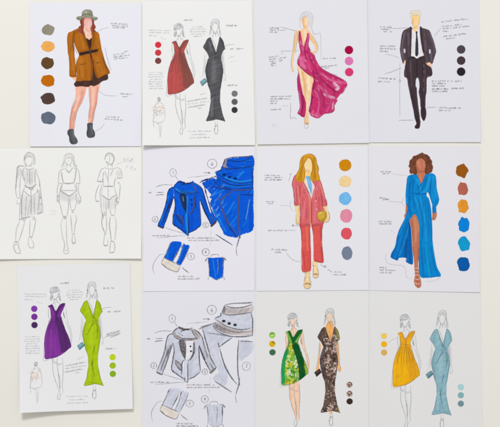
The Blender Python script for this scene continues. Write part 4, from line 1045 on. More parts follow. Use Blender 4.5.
    draw('pencil figure in a boxy short-sleeved top seen below the signature', [
        W1((195, 72), (197, 120), (194, 160)), W1((180, 165), (178, 195)), W1((220, 165), (222, 195)), W1((160, 206), (210, 212), (262, 204)), W1((160, 196), (116, 216), (96, 262), (76, 330)), W1((255, 196), (300, 208), (318, 250), (326, 300)), W1((190, 206), (184, 300), (185, 385)), W1((140, 250), (128, 310), (138, 385)), W1((135, 240), (128, 300)), W1((160, 130), (185, 150)), W1((230, 220), (205, 280)), W1((150, 230), (180, 330)),
        W2((95, 40), (66, 110), (56, 180), (70, 216)), W2((122, 40), (102, 120), (96, 170)), W2((286, 20), (302, 60), (296, 130), (292, 200)), W2((130, 66), (115, 130), (106, 200), (114, 300), (130, 372)), W2((246, 75), (264, 140), (270, 160)), W2((182, 70), (184, 180)), W2((196, 200), (200, 292), (212, 350)), W2((265, 170), (256, 270), (250, 340)), W2((130, 350), (166, 352)), W2((210, 355), (246, 352)), W2((140, 310), (155, 350)), W2((160, 200), (165, 350)),
        W3((156, 0), (166, 60), (164, 175)), W3((150, 190), (138, 280), (150, 305), (176, 302), (182, 240)), W3((250, 10), (262, 80), (256, 180), (248, 250)), W3((210, 262), (200, 330), (196, 375)), W3((240, 268), (250, 320), (242, 372))],
        [W1((150, 120), (152, 85), (170, 58), (195, 50), (225, 65), (240, 100), (232, 140), (210, 165), (180, 160), (156, 132)), W1((70, 334), (136, 338)), W1((270, 305), (326, 299)), W1((256, 300), (246, 340), (240, 385)), W1((135, 385), (240, 385)), W1((130, 300), (132, 340)), W2((116, 150), (165, 186), (192, 196), (230, 165), (270, 150)), W2((186, 200), (182, 292)), W2((255, 200), (276, 170), (266, 215), (285, 220), (270, 248)), W2((58, 205), (72, 216), (92, 208)), W2((112, 310), (128, 345), (130, 395)), W1((280, 345), (296, 355)), W3((120, 0), (120, 100), (145, 170), (156, 200)), W3((205, 20), (196, 100), (206, 180), (216, 262)), W3((150, 185), (165, 185)), W3((205, 262), (240, 268)), W3((196, 377), (240, 374)), W3((138, 300), (172, 305))],
        [(W1((152, 110), (160, 70), (195, 52), (228, 68), (238, 105), (230, 100), (200, 75), (165, 90)), 1.0, .7), (W2((110, 160), (180, 200), (180, 290), (115, 300)), 1.55, 1.4), (W2((195, 200), (262, 160), (255, 290), (205, 290)), 1.55, 1.8), (W1((255, 240), (300, 215), (318, 290), (272, 300)), 1.4, 1.2)])
    P = Part(s, 'faint_signature', zone=0, label='faint pencil signature')
    e = C(190, 190, 193)
    for l in (W1((262, 172), (290, 155), (320, 140)), W1((322, 145), (350, 105), (345, 140), (385, 98), (375, 135), (410, 110)), W1((378, 152), (430, 104), (400, 140), (436, 128), (436, 152)), W1((358, 205), (372, 180), (392, 174)), W1((402, 215), (416, 180), (424, 205), (418, 225)), W1((432, 222), (460, 212), (440, 200)), W1((330, 120), (345, 100))):
        P.line(l, e, .6, press=.4)
    P.done()
    P = Part(s, 'faint_note', zone=0)
    for l in (U2((440, 312), (480, 305), (515, 308)), U2((445, 345), (490, 342), (520, 332)), U2((470, 320), (510, 316))):
        P.line(l, C(205, 205, 208), .5)
    P.done()


pencil()


# ================================================================ jacket details
a_, b_, c_ = crop(140, 290, 8.333), crop(140, 335, 8.333), crop(140, 376, 8.333)
d_, e_, f_ = crop(195, 290, 8.333), crop(195, 335, 8.333), crop(195, 376, 8.333)
g_, h_ = crop(165, 320, 10), crop(205, 300, 10)


def jacket(s, T, blue):
    dark = C(62, 58, 66); mid = C(112, 108, 116); gry = C(150, 148, 156)
    if blue:
        base, bd, bl, bn = C(2, 88, 212), C(8, 48, 138), C(40, 150, 236), C(2, 70, 190)
        dark = C(30, 40, 70)
    else:
        base, bd, bl, bn = C(202, 206, 220), C(164, 168, 188), C(220, 221, 230), C(186, 190, 208)
    pk, pkd = C(206, 198, 198), C(168, 158, 160)
    stk = dict(streak=(.9, .07 if blue else .03, 1.4), sp=.45)
    # ---- the whole jacket
    P = Part(s, 'jacket_drawing', T=T, zone=0)
    lsl = g_((72, 132), (38, 148), (16, 195), (4, 290)) + b_((200, 135), (166, 235), (138, 302), (182, 328), (200, 285), (228, 210), (256, 120), (272, 70))
    rsl = g_((335, 118), (370, 150), (398, 240), (425, 330), (452, 400)) + e_((130, 170), (158, 225), (176, 268), (132, 310), (100, 250), (62, 170), (38, 100)) + g_((345, 260), (338, 200))
    body = g_((78, 130), (95, 100), (130, 68), (180, 92), (255, 84), (268, 68), (290, 88), (340, 122), (345, 200), (342, 300)) + e_((40, 180), (44, 300), (10, 330)) + b_((455, 345), (400, 372), (395, 392), (375, 385), (300, 322), (266, 290), (276, 200), (285, 130), (276, 62))
    dbs = [(g_((30, 180), (20, 300)), 1.0, bl, .7), (b_((235, 110), (175, 290)), .6, bd, .6)]
    P.fill(lsl, base, [(b_((245, 80), (215, 180), (180, 300)), 1.0, bd, .5), (b_((225, 60), (165, 260)), 1.2, bl, .7), (b_((260, 60), (235, 150)), .8, bd, .5)], **stk)
    P.fill(rsl, base, [(e_((95, 60), (125, 160), (165, 255)), 1.1, bl, .7), (e_((50, 120), (115, 270)), .9, bd, .5), (e_((60, 60), (90, 200)), .8, bn, .6)], **stk)
    P.fill(body, base, [(b_((385, 70), (378, 220), (385, 380)), 1.6, bl, .8), (g_((100, 150), (180, 185), (290, 180)), 1.6, bl, .7), (b_((290, 100), (285, 280)), 1.0, bd, .4), (b_((430, 160), (420, 340)), 2.5, bn, .7), (b_((330, 180), (320, 260)), 2.0, bn, .6), (b_((400, 210), (400, 370)), .8, bd, .5), (g_((130, 80), (190, 95), (265, 85)), 1.0, bd, .6), (b_((280, 290), (380, 370)), .9, bd, .4), (g_((300, 220), (310, 380)), 1.6, bn, .5)], **stk)
    if not blue:
        P.fill(g_((205, 215), (285, 215), (288, 310), (262, 380)) + b_((370, 215), (365, 300), (350, 230), (376, 190)), C(228, 228, 236), ragged=.1)
        P.fill(g_((80, 128), (100, 105), (120, 150), (180, 185), (320, 182), (340, 205), (230, 205), (150, 195), (100, 170)), pk, [(g_((90, 125), (110, 155)), .6, pkd, .7)])
        P.fill(g_((262, 86), (285, 92), (335, 125), (352, 150), (348, 185), (325, 180), (290, 140)), pk)
    P.fill(g_((138, 214), (165, 196), (196, 210), (202, 330), (198, 382), (172, 335)), C(112, 98, 96) if not blue else C(24, 48, 84), [(g_((170, 230), (175, 270)), .9, C(150, 136, 128) if not blue else C(120, 150, 150), .8), (g_((150, 220), (185, 340)), .6, C(64, 54, 56), .6)])
    P.fill(b_((295, 208), (342, 250), (346, 290), (332, 286), (300, 250)), C(196, 190, 196) if not blue else C(20, 70, 160), ragged=.05)
    P.under = (base * .8)
    L = (g_((134, 70), (180, 95), (255, 86), (270, 75)), g_((75, 130), (98, 170), (150, 195), (250, 200), (335, 186)), g_((134, 78), (96, 102), (76, 132)), g_((260, 86), (282, 132), (322, 184)), g_((290, 90), (340, 122), (356, 150)), g_((120, 150), (180, 184), (325, 180)),
         g_((205, 212), (206, 300), (202, 400)), g_((290, 212), (292, 320), (250, 402)), g_((138, 214), (172, 335), (198, 384)), b_((376, 200), (350, 232), (346, 330)), b_((276, 62), (285, 130), (276, 200), (266, 288), (302, 322), (376, 372)), b_((295, 208), (342, 250), (346, 290), (332, 286), (300, 250), (295, 208)),
         b_((400, 232), (396, 392), (375, 386)), b_((446, 60), (440, 162), (400, 222)), b_((395, 372), (455, 345)) + e_((10, 332), (42, 308)), e_((45, 300), (36, 200), (30, 92)), g_((75, 133), (36, 150), (15, 200), (4, 300)), b_((225, 20), (202, 140), (166, 240), (138, 302)), b_((138, 305), (182, 328), (190, 306)), b_((275, 62), (246, 150), (216, 240), (190, 310)), b_((238, 110), (210, 200), (172, 292)), b_((262, 80), (222, 180)),
         g_((330, 118), (370, 170), (400, 280), (430, 380)), e_((75, 10), (102, 90), (132, 190), (176, 270)), e_((35, 90), (62, 170), (96, 240), (130, 306)), e_((130, 308), (176, 272)), e_((122, 230), (152, 282)), g_((340, 250), (372, 330), (400, 400)), g_((150, 115), (200, 100), (250, 98)), b_((375, 385), (373, 350)))
    for i, l in enumerate(L):
        P.line(l, C(82, 74, 80) if (i % 3 and not blue) else dark, .68 if blue else .82, dup=1, jit=.2, press=.15)
    rj = random.Random(9)
    if blue:
        for l in (g_((262, 86), (285, 132), (322, 184)), g_((290, 90), (340, 122), (356, 150)), b_((446, 60), (440, 162), (400, 222)), e_((45, 300), (36, 200), (30, 92)), e_((122, 230), (152, 282)), b_((295, 208), (342, 250), (346, 290)), b_((266, 200), (264, 250), (268, 290))):
            P.line(l, C(112, 92, 84), .6, jit=.18)
        P.fill(b_((138, 303), (186, 326), (182, 336), (136, 314)), C(90, 76, 76), ragged=.15)
        P.fill(e_((120, 312), (168, 268), (176, 282), (134, 322)), C(90, 76, 76), ragged=.15)
        P.fill(g_((136, 66), (165, 74), (196, 84), (190, 96), (150, 88)), C(30, 54, 110), ragged=.15)
    else:
        P.hatch(b_((205, 100), (262, 90), (215, 240), (185, 310), (150, 290)), 1.9, 1.3, C(150, 146, 158), .36)
        P.hatch(e_((60, 60), (100, 90), (165, 265), (130, 300), (62, 160)), 1.15, 1.3, C(150, 146, 158), .36)
        P.hatch(g_((80, 128), (100, 105), (120, 150), (180, 185), (150, 195), (100, 170)), .9, .8, C(120, 106, 106), .4)
        P.hatch(g_((262, 86), (285, 92), (335, 125), (352, 150), (348, 185), (325, 180), (290, 140)), .9, .9, C(120, 106, 106), .4)
        P.hatch(g_((140, 214), (165, 196), (196, 210), (200, 330), (198, 370), (172, 330)), .4, .8, C(62, 52, 54), .45)
        P.hatch(b_((295, 208), (342, 250), (346, 290), (332, 286), (300, 250)), .9, .9, C(130, 122, 128), .4)
        P.fill(b_((138, 303), (186, 326), (182, 334), (136, 312)), C(120, 108, 108), ragged=.15)
        P.fill(e_((120, 312), (168, 268), (176, 280), (134, 320)), C(130, 116, 112), ragged=.15)
        P.fill(g_((134, 66), (165, 72), (200, 84), (240, 84), (238, 94), (190, 97), (150, 90)), C(84, 74, 78), ragged=.15)
    for l in (g_((135, 72), (160, 84), (195, 90)), g_((140, 214), (172, 335), (198, 384)), b_((266, 288), (302, 322), (376, 372)), b_((400, 250), (398, 380)), e_((132, 306), (176, 270)), b_((138, 305), (182, 328)), g_((70, 128), (84, 150))):
        P.line(l, dark, .85)
    for x, y, r in ((255, 262, 1.0), (260, 311, 1.05), (150, 138, .5), (172, 152, .6), (135, 130, .4)):
        cx, cy = g_((x, y))[0]
        P.fill([(cx + r * math.cos(t), cy + r * .95 * math.sin(t)) for t in (0, .9, 1.8, 2.7, 3.6, 4.5, 5.4)], C(48, 48, 62) if not blue else C(10, 34, 90), ragged=.03)
    P.done()
    # ---- collar and lapel close up
    P = Part(s, 'collar_detail', T=T, zone=0)
    R = 478
    if blue:
        b1 = [(198 + u / 8.333, 150 + v / 8.333) for u, v in ((228, 82), (300, 66), (380, 61), (463, 56), (463, 200), (463, 423))]
        b2 = [(198 + u / 8.333, 195 + v / 8.333) for u, v in ((465, 150), (465, 262), (440, 308), (400, 318), (345, 340), (320, 355), (280, 350), (226, 335), (205, 300), (150, 190), (115, 110), (100, 68), (112, 30))]
        b3 = [(198 + u / 8.333, 150 + v / 8.333) for u, v in ((96, 400), (108, 372), (92, 350), (60, 310), (36, 275), (120, 236), (158, 240), (148, 190), (190, 168), (198, 145), (212, 130))]
        X = crop(198, 150, 8.333); Y = crop(198, 195, 8.333)
        keep, P.T = P.T, None
        rk = random.Random(31)
        st = []
        for i in range(60):
            x, y = rk.uniform(206, 252), rk.uniform(158, 232)
            aa = rk.uniform(-1.1, -.7) if y > 186 else rk.uniform(-.25, .15)
            L_ = rk.uniform(3, 9)
            st.append(([(x, y), (x + L_ * math.cos(aa), y + L_ * math.sin(aa))], rk.uniform(.4, .9), rk.choice([bl, bl, bd, C(10, 110, 225), bn]), rk.uniform(.3, .7), .2))
        for i in range(16):
            x, y = rk.uniform(203, 222), rk.uniform(186, 226)
            st.append(([(x, y), (x + rk.uniform(2, 5), y - rk.uniform(2, 5))], rk.uniform(.2, .4), C(150, 186, 232), .7, .3))
        P.fill(b1 + b2 + b3, base, st + [(X((240, 120), (330, 150), (463, 140)), .8, bd, .8), (X((250, 75), (350, 100), (463, 90)), .6, bd, .8), (X((230, 230), (340, 265), (463, 250)), 1.8, bl, .75), (X((380, 180), (330, 230)), 1.6, bl, .6), (X((200, 190), (280, 200)), 2, bn, .7), (X((160, 250), (240, 310), (463, 320)), 1.3, bd, .6), (X((200, 290), (330, 310), (463, 290)), 1.0, bl, .45),
                                    (X((100, 280), (180, 330), (260, 350)), 2.2, bn, .6), (X((120, 380), (220, 330)), 1.2, bl, .5), (X((300, 330), (190, 420)), .8, C(96, 84, 80), .8), (Y((130, 120), (230, 300)), 1.6, bl, .45), (Y((190, 80), (240, 200), (320, 330)), .7, C(80, 80, 90), .85), (Y((345, 0), (340, 150), (342, 330)), .6, C(66, 76, 110), .8), (Y((300, 60), (240, 160)), 1.4, bl, .6), (Y((320, 180), (270, 250)), 1.2, bl, .5), (Y((430, 40), (400, 200)), .8, C(120, 170, 220), .7), (Y((440, 60), (440, 280)), 2.4, bn, .6), (Y((405, 100), (385, 220)), .7, C(30, 60, 120), .6), (Y((60, 10), (140, 180)), .5, bd, .4), (X((40, 275), (110, 400)), .6, bd, .3)], streak=(-.9, .08, 1.2), sp=.45, ragged=.4)
        P.fill(X((214, 134), (228, 84), (244, 76), (236, 110), (240, 140), (262, 156), (215, 150)), C(150, 140, 140), ragged=.05)
        P.T = keep
    else:
        fl = [h_((205, 55), (330, 75), (470, 50), (475, 115), (380, 150), (280, 150), (175, 128)), h_((105, 185), (160, 155), (165, 130), (280, 152), (380, 150), (462, 125), (475, 200), (470, 275), (390, 295), (260, 275), (150, 225)), h_((118, 215), (160, 230), (260, 278), (390, 298), (470, 290), (472, 345), (330, 352), (190, 335), (85, 265))]
        P.fill(fl[0], pk, [(h_((230, 70), (190, 120)), 1.6, pkd, .4)], streak=(-1.0, .05, 2)); P.fill(fl[1], base, [(h_((200, 180), (400, 230)), 2, bl, .5)]); P.fill(fl[2], pk, [(h_((150, 260), (300, 320)), 1.0, pkd, .5)], streak=(.4, .05, 2))
        P.fill(d_((62, 320), (160, 272), (152, 305), (240, 372), (310, 385), (310, 395)) + e_((270, 45), (200, 100), (212, 200), (262, 300), (270, 380), (250, 420), (200, 410), (150, 370), (170, 330), (200, 310), (160, 220), (110, 100)), base, [(d_((120, 330), (200, 390)), 3, bl, .5), (e_((150, 120), (200, 230)), 2.4, bl, .6), (e_((180, 320), (240, 380)), 2.2, bn, .4)], ragged=.5)
        P.fill(e_((376, 48), (478, 55), (480, 130), (440, 165), (396, 208), (362, 200), (366, 120)), base, ragged=.5)
        P.hatch(e_((376, 48), (478, 55), (480, 130), (396, 208), (362, 200)), -.8, 1.6, C(178, 182, 200), .5)
        P.hatch(d_((62, 320), (160, 272), (152, 305), (240, 372), (310, 392), (120, 400)), -.7, 1.5, C(172, 176, 194), .5)
    P.under = (base * .8)
    L = (d_((250, 124), (315, 112), (400, 108), (R, 103)), d_((255, 130), (320, 148), (400, 142), (R, 118)), d_((222, 192), (290, 208), (380, 200), (R, 184)), d_((160, 240), (205, 265), (262, 300), (340, 325), (410, 328), (R, 314)), d_((175, 262), (152, 300), (190, 345), (240, 368), (330, 388), (R, 380)), d_((465, 190), (R, 240), (R, 380)), d_((165, 236), (214, 214), (216, 190)), d_((250, 124), (236, 160), (224, 190)), d_((160, 270), (240, 320), (330, 350), (R, 345)),
         e_((205, 110), (250, 262), (300, 350), (345, 402)), e_((262, 280), (312, 362), (352, 412)), e_((372, 50), (480, 56)), d_((100, 355), (200, 370), (310, 388), (420, 392)), d_((62, 320), (78, 370), (92, 422)), d_((30, 325), (100, 298), (160, 272)), d_((45, 310), (110, 290)))
    for i, l in enumerate(L):
        P.line(l, dark if (i < 7 or blue) else C(96, 90, 98), .75, dup=1, jit=.15)
    for l in (e_((200, 102), (250, 62), (310, 22)), e_((365, 35), (356, 150), (356, 280), (368, 400)), d_((300, 388), (400, 388), (R, 378)), d_((250, 126), (236, 162), (224, 190)), e_((205, 110), (240, 230), (285, 320)), d_((380, 110), (R, 104)), e_((192, 62), (200, 104))):
        P.line(l, C(88, 86, 96) if not blue else C(84, 74, 80), 1.2)
    for l in (f_((372, 5), (362, 80), (340, 155)), f_((165, 42), (225, 82), (308, 134))):
        P.line(l, C(96, 96, 106), 1.05)
    P.line(f_((338, 158), (340, 190), (346, 226)), C(112, 112, 120), .6)
    P.line(e_((372, 390), (372, 423)), C(96, 96, 106), .8)
    for x, y in ((240, 258), (285, 278), (334, 290)):
        cx, cy = d_((x, y))[0]
        P.fill([(cx + 1.85 * math.cos(t), cy + 1.35 * math.sin(t)) for t in (0, .9, 1.8, 2.7, 3.6, 4.5, 5.4)], C(46, 44, 58) if not blue else C(10, 40, 104), ragged=.1)
    if not blue:
        P.hatch(h_((205, 75), (330, 85), (450, 75), (380, 140), (200, 125)), 2.2, 1.1, C(128, 116, 118), .42)
        P.hatch(h_((205, 60), (200, 130), (172, 128), (190, 80)), 1.9, .6, C(84, 74, 76), .5)
        P.hatch(h_((95, 225), (130, 240), (200, 320), (180, 332), (90, 268)), .9, .7, C(96, 84, 86), .5)
        P.hatch(h_((120, 225), (260, 290), (390, 305), (330, 345), (190, 325)), .5, .9, C(138, 124, 126), .42)
    P.done()
    # ---- pocket strap
    P = Part(s, 'strap_detail', T=T, zone=0)
    P.fill(c_((166, 284), (192, 240), (255, 268), (322, 296), (330, 302), (305, 352), (285, 356), (212, 325)), C(222, 214, 206), [(c_((200, 270), (290, 320)), 1.2, C(205, 196, 188), .6)])
    P.fill(c_((192, 238), (214, 185), (246, 118), (262, 100), (330, 104), (336, 130), (320, 160), (292, 212), (264, 268), (230, 256)), base, [(c_((225, 180), (215, 240)), 1.2, bl, .5), (c_((290, 160), (255, 240)), 1.3, bn, .7), (c_((255, 120), (220, 200)), .7, bd, .4)], **stk)
    P.fill(c_((352, 118), (372, 130), (388, 128), (404, 142), (388, 190), (362, 235), (330, 298), (290, 284), (318, 222)), base, [(c_((380, 150), (330, 270)), 1.3, bn, .7), (c_((350, 150), (310, 260)), .8, bl, .6)], **stk)
    for l in (c_((166, 284), (212, 325), (285, 356), (306, 350), (330, 300)), c_((190, 240), (255, 270), (322, 297)), c_((245, 108), (210, 190), (165, 282)), c_((406, 140), (372, 220), (332, 296)), c_((322, 160), (290, 212), (266, 268)), c_((352, 120), (320, 220), (290, 284))):
        P.line(l, dark if not blue else C(90, 84, 90), .75)
    for l in (c_((165, 284), (212, 325)), c_((250, 105), (228, 145)), c_((322, 158), (280, 240)), c_((345, 130), (335, 160))):
        P.line(l, C(60, 56, 66), 1.0)
    P.line(c_((186, 209), (155, 212), (118, 255), (97, 300), (96, 340), (106, 374)), C(120, 118, 126), .55)
    P.line(c_((340, 318), (365, 342), (398, 366)), C(90, 88, 98), .85)
    P.done()
    # ---- waistcoat back
    P = Part(s, 'waistcoat_detail', T=T, zone=0)
    P.fill(f_((102, 246), (140, 240), (228, 242), (232, 300), (226, 400), (200, 416), (170, 428), (128, 404), (112, 396), (110, 330)), base, [(f_((140, 260), (165, 400)), 1.1, bl, .6), (f_((195, 260), (180, 390)), 1.1, bn, .7), (f_((120, 260), (118, 380)), .9, bn, .6), (f_((120, 395), (170, 418), (215, 395)), .7, bl, .5)], **stk)
    for l in (f_((98, 246), (108, 320), (108, 402)), f_((230, 242), (231, 320), (222, 402)), f_((125, 240), (130, 216), (185, 214), (190, 236)), f_((74, 275), (86, 248), (105, 238), (128, 242)), f_((190, 238), (235, 238), (256, 266)), f_((120, 400), (172, 424), (226, 396)), f_((180, 250), (186, 300), (178, 380)), f_((102, 402), (100, 430)), f_((230, 396), (240, 430))):
        P.line(l, mid if not blue else C(70, 80, 100), .6)
    for l in (f_((100, 250), (110, 330)), f_((228, 250), (226, 330)), f_((78, 270), (90, 246)), f_((225, 240), (252, 262))):
        P.line(l, dark, .9)
    P.done()
    # ---- numbers, leaders, notes
    pen = (92, 92, 100)
    for (cx, cy), rx, ry, ch in ((a_((268, 238))[0], 3.2, 3.9, '1'), (b_((115, 254))[0], 2.9, 3.1, '2'), (e_((82, 305))[0], 2.8, 2.9, '5'), (d_((140, 165))[0], 4.7, 4.6, '6'), (c_((415, 228))[0], 3.8, 3.4, '3'), (f_((82, 192))[0], 3.6, 3.6, '4'), (e_((428, 260))[0], 4.1, 4.2, '7')):
        if blue and ch == '7':
            continue
        P = Part(s, 'circled_number', T=T, zone=0, label='circled number ' + ch)
        P.circle(cx, cy, rx, ry, C(*pen), .42)
        hh = 4.2 if ch in '67' else 3.0
        glyph(P, ch, cx - hh * .25, cy + hh * .5, hh, hh * .55, 1, 0, C(76, 76, 86), .5)
        P.done()
    ln = (116, 114, 122)
    callout(s, a_((288, 266), (300, 285), (311, 300)), ln, .5, T)
    callout(s, a_((120, 360), (160, 345), (205, 339), (268, 344)), ln, .55, T, more=[a_((140, 350), (165, 343))])
    callout(s, b_((190, 322), (265, 348), (368, 378)), ln, .45, T)
    callout(s, b_((128, 410), (200, 406), (290, 396), (372, 392)), ln, .45, T)
    callout(s, b_((122, 54), (150, 49), (192, 46)), (90, 90, 100), .75, T, more=[b_((130, 30), (190, 28))])
    note(s, [(147, 338.6, 150.6, 338.6)], pen, 1.6, .36, T)
    callout(s, a_((385, 280), (440, 274), (505, 268)), (180, 176, 182), .45, T)
    callout(s, d_((66, 242), (95, 240), (122, 243)), (80, 80, 90), .6, T, more=[d_((104, 234), (122, 243), (106, 250))])
    callout(s, d_((0, 276), (50, 268), (110, 262)), (170, 160, 160), .4, T)
    callout(s, e_((128, 345), (122, 423)) + f_((124, 80), (116, 150)), (176, 172, 178), .35, T)
    note(s, [(150.6, 382, 169, 382)], pen, 1.4, .3, T)
    note(s, [(186.6, 384.6, 214, 384.6), (187, 387.2, 220, 387)], (120, 100, 100), 1.4, .3, T)
    note(s, [(176.6, 423.2, 193, 423.4), (176.6, 425.8, 199, 425.8)], (120, 100, 100), 1.5, .32, T)


jacket(s_grey, None, False)
JS = [(172.2, 318.6), (186.2, 382), (174.2, 418.6), (211.8, 309.8), (236.4, 403)]
JD = [(172.8, 172.8), (187.6, 234.2), (175.4, 272.4), (212.4, 164.2), (237, 255.8)]
jacket(s_blue, similarity(JS, JD), True)


# ================================================================ coral suit
def coral():
    s = s_coral
    X1, X2, X3 = crop(285, 148, 8.333), crop(285, 190, 8.333), crop(285, 240, 8.333)
    sk, skd, skl = C(239, 205, 148), C(206, 160, 100), C(247, 225, 190)
    P = Part(s, 'drawn_woman', zone=0)
    P.fill(X1((110, 290), (165, 250), (215, 245), (280, 285), (310, 400)) + X2((330, 80), (335, 140), (318, 150), (300, 100), (295, 280), (145, 280), (130, 100), (118, 130), (90, 125), (88, 40)) + X1((75, 330)), sk)
    P.fill(X2((150, 250), (198, 250), (196, 340)) + X3((200, 60), (200, 270), (165, 270), (152, 60)) + X2((142, 320)), sk)
    P.fill(X2((235, 250), (298, 250), (298, 340)) + X3((296, 60), (302, 180), (270, 190), (248, 180), (248, 60)) + X2((242, 340)), sk)
    P.fill(X1((172, 90), (200, 76), (228, 90), (230, 130), (226, 175), (216, 190), (218, 240), (195, 262), (168, 256), (160, 228), (160, 180), (154, 150), (156, 118)), C(240, 214, 160), [(X1((170, 190), (205, 195)), 1.6, skd, .6), (X1((182, 130), (186, 165)), 1.8, skl, .7), (X1((180, 100), (176, 110)), 1.0, C(205, 165, 140), .7), (X1((195, 210), (198, 245)), 1.6, C(236, 186, 70), .7)])
    P.fill(X2((84, 122), (122, 118), (123, 200), (131, 258), (122, 284), (95, 282), (91, 200)), sk, [(X2((96, 140), (100, 240)), 1.0, skl, .7), (X2((118, 140), (124, 250)), .7, skd, .7)], rim=.2)
    P.fill(X2((318, 132), (346, 126), (356, 168), (373, 212), (364, 258), (342, 270), (322, 262), (338, 235), (345, 210), (334, 180)), sk, [(X2((345, 150), (362, 215)), .9, skl, .7), (X2((330, 150), (348, 200)), .7, skd, .6)], rim=.2)
    P.fill(X3((166, 255), (206, 255), (206, 330), (219, 370), (206, 400), (178, 404), (158, 388), (157, 352), (168, 310)), sk, [(X3((185, 270), (186, 330)), 1.2, skl, .8), (X3((170, 280), (165, 340)), .6, skd, .7)], rim=.2)
    P.fill(X3((230, 180), (266, 182), (271, 240), (283, 280), (271, 312), (242, 316), (231, 292), (238, 240)), sk, [(X3((250, 200), (258, 260)), 1.2, skl, .8)], rim=.2)
    o = C(96, 76, 62)
    for l in (X3((158, 352), (157, 385), (178, 404), (206, 400), (219, 370)), X3((160, 364), (190, 356), (217, 370)), X3((160, 374), (190, 368), (216, 380)), X3((168, 300), (158, 352)), X3((205, 300), (218, 368)), X3((166, 275), (205, 275)), X3((233, 292), (242, 316), (270, 312), (282, 284)), X3((235, 286), (256, 278), (280, 288)), X3((230, 200), (232, 215), (265, 215)), X3((236, 220), (232, 290)), X3((268, 230), (282, 280)), X2((92, 200), (95, 282), (122, 284), (130, 258)), X2((356, 168), (373, 212), (364, 258), (342, 270), (325, 262)), X2((110, 262), (112, 284))):
        P.line(l, o, .4)
    for l in (X3((160, 366), (190, 358), (216, 372)), X3((236, 290), (256, 283), (279, 290))):
        P.line(l, C(90, 70, 60), .9)
    fig = P.done()
    co, cd, cl, cr = C(214, 102, 108), C(166, 64, 76), C(232, 146, 122), C(226, 122, 138)
    P = Part(s, 'trousers', fig)
    t, td, tl = C(218, 88, 84), C(166, 50, 56), C(232, 126, 92)
    P.fill(X2((124, 280), (206, 285), (207, 340)) + X3((212, 0), (216, 100), (216, 250), (196, 262), (144, 258), (142, 180), (137, 60)) + X2((134, 350)), t, [(X2((180, 300), (185, 420)) + X3((188, 80)), 1.3, tl, .75), (X3((155, 100), (165, 240)), 1.5, td, .55), (X2((130, 300), (142, 420)), .8, td, .7), (X3((208, 60), (212, 240)), .7, td, .7), (X3((190, 100), (190, 240)), 1.4, C(216, 80, 60), .6)], rim=.15)
    P.fill(X2((222, 288), (312, 282), (307, 350)) + X3((307, 0), (314, 80), (322, 182), (306, 192), (272, 182), (240, 172), (237, 100)) + X2((234, 350)), t, [(X2((250, 300), (255, 420)), 1.5, C(222, 90, 80), .6), (X2((295, 300), (300, 420)), 1.2, td, .6), (X3((250, 40), (260, 170)), 1.8, C(218, 76, 84), .6), (X3((300, 60), (312, 180)), .9, td, .7), (X2((230, 300), (238, 420)), .7, td, .7), (X3((245, 165), (315, 188)), .6, td, .7)], rim=.15)
    for l in (X2((124, 290), (134, 350), (140, 423)), X3((137, 60), (144, 258), (215, 256)), X2((312, 290), (307, 350), (310, 423)), X3((308, 30), (322, 182)), X3((240, 172), (306, 192)), X2((207, 300), (212, 423)), X2((222, 290), (236, 380))):
        P.line(l, C(120, 40, 46), .4)
    P.done()
    P = Part(s, 'blouse', fig)
    P.fill(X1((172, 246), (212, 240), (225, 290), (224, 400), (214, 415), (196, 350)), C(112, 176, 216), [(X1((195, 260), (212, 330)), 1.2, C(140, 200, 230), .7), (X1((200, 320), (216, 400)), .8, C(60, 110, 160), .8)])
    P.fill(X1((164, 256), (176, 250), (190, 300), (210, 360), (221, 418), (208, 405), (185, 335)), C(226, 218, 230), ragged=.05)
    P.fill(X1((214, 262), (232, 270), (252, 290), (244, 340), (224, 418), (219, 400), (224, 320)), C(232, 214, 220), ragged=.05)
    P.fill(X1((166, 262), (174, 258), (188, 310), (208, 380), (218, 415), (205, 400), (186, 340)), C(226, 218, 230), [(X1((190, 320), (215, 400)), .6, C(180, 170, 196), .7)])
    P.done()
    P = Part(s, 'suit_jacket', fig)
    left = X1((150, 272), (125, 235), (92, 222), (68, 250), (58, 310), (68, 350), (74, 423)) + X2((80, 60), (78, 122), (96, 132), (122, 124), (128, 190), (124, 282), (142, 304), (206, 290), (215, 250), (219, 200), (219, 90)) + X1((214, 412), (190, 350), (165, 300))
    P.fill(left, co, [(X1((84, 240), (72, 320), (92, 420)), 1.3, cr, .7), (X1((105, 320), (118, 420)) + X2((122, 110)), 1.0, cl, .8), (X1((155, 300), (205, 410)), 1.3, C(232, 170, 176), .55), (X2((205, 70), (212, 180), (208, 280)), 1.2, cl, .8), (X2((160, 100), (150, 240)), 2.6, cr, .6), (X2((128, 120), (132, 280)), .8, cd, .7), (X2((80, 110), (118, 122)), .8, cd, .6), (X2((130, 290), (205, 286)), .9, cd, .8), (X1((125, 320), (128, 420)), .7, cd, .6), (X1((62, 270), (66, 350)), .6, cd, .6), (X2((180, 120), (180, 230)), 1.2, C(186, 66, 78), .5)], sp=.45, rim=.16)
    right = X1((222, 270), (268, 276), (288, 262), (306, 300), (325, 372), (334, 423)) + X2((340, 80), (350, 112), (345, 132), (318, 136), (330, 180), (322, 280), (270, 297), (226, 292), (219, 250), (219, 90)) + X1((222, 415), (236, 360), (246, 320))
    P.fill(right, co, [(X1((290, 290), (318, 400)), 1.5, cl, .7), (X1((250, 330), (232, 410)), 1.1, C(232, 150, 150), .7), (X2((300, 30), (310, 130)), .9, cd, .7), (X2((250, 120), (245, 260)), 2.2, cr, .55), (X2((222, 100), (222, 280)), .8, cd, .8), (X2((232, 290), (315, 282)), 1.0, cd, .8), (X2((335, 60), (345, 120)), .7, cd, .6), (X2((285, 60), (282, 160)), 1.4, C(186, 66, 78), .5), (X1((270, 290), (262, 350)), 1.2, cr, .6)], sp=.45, rim=.16)
    o2 = C(118, 44, 54)
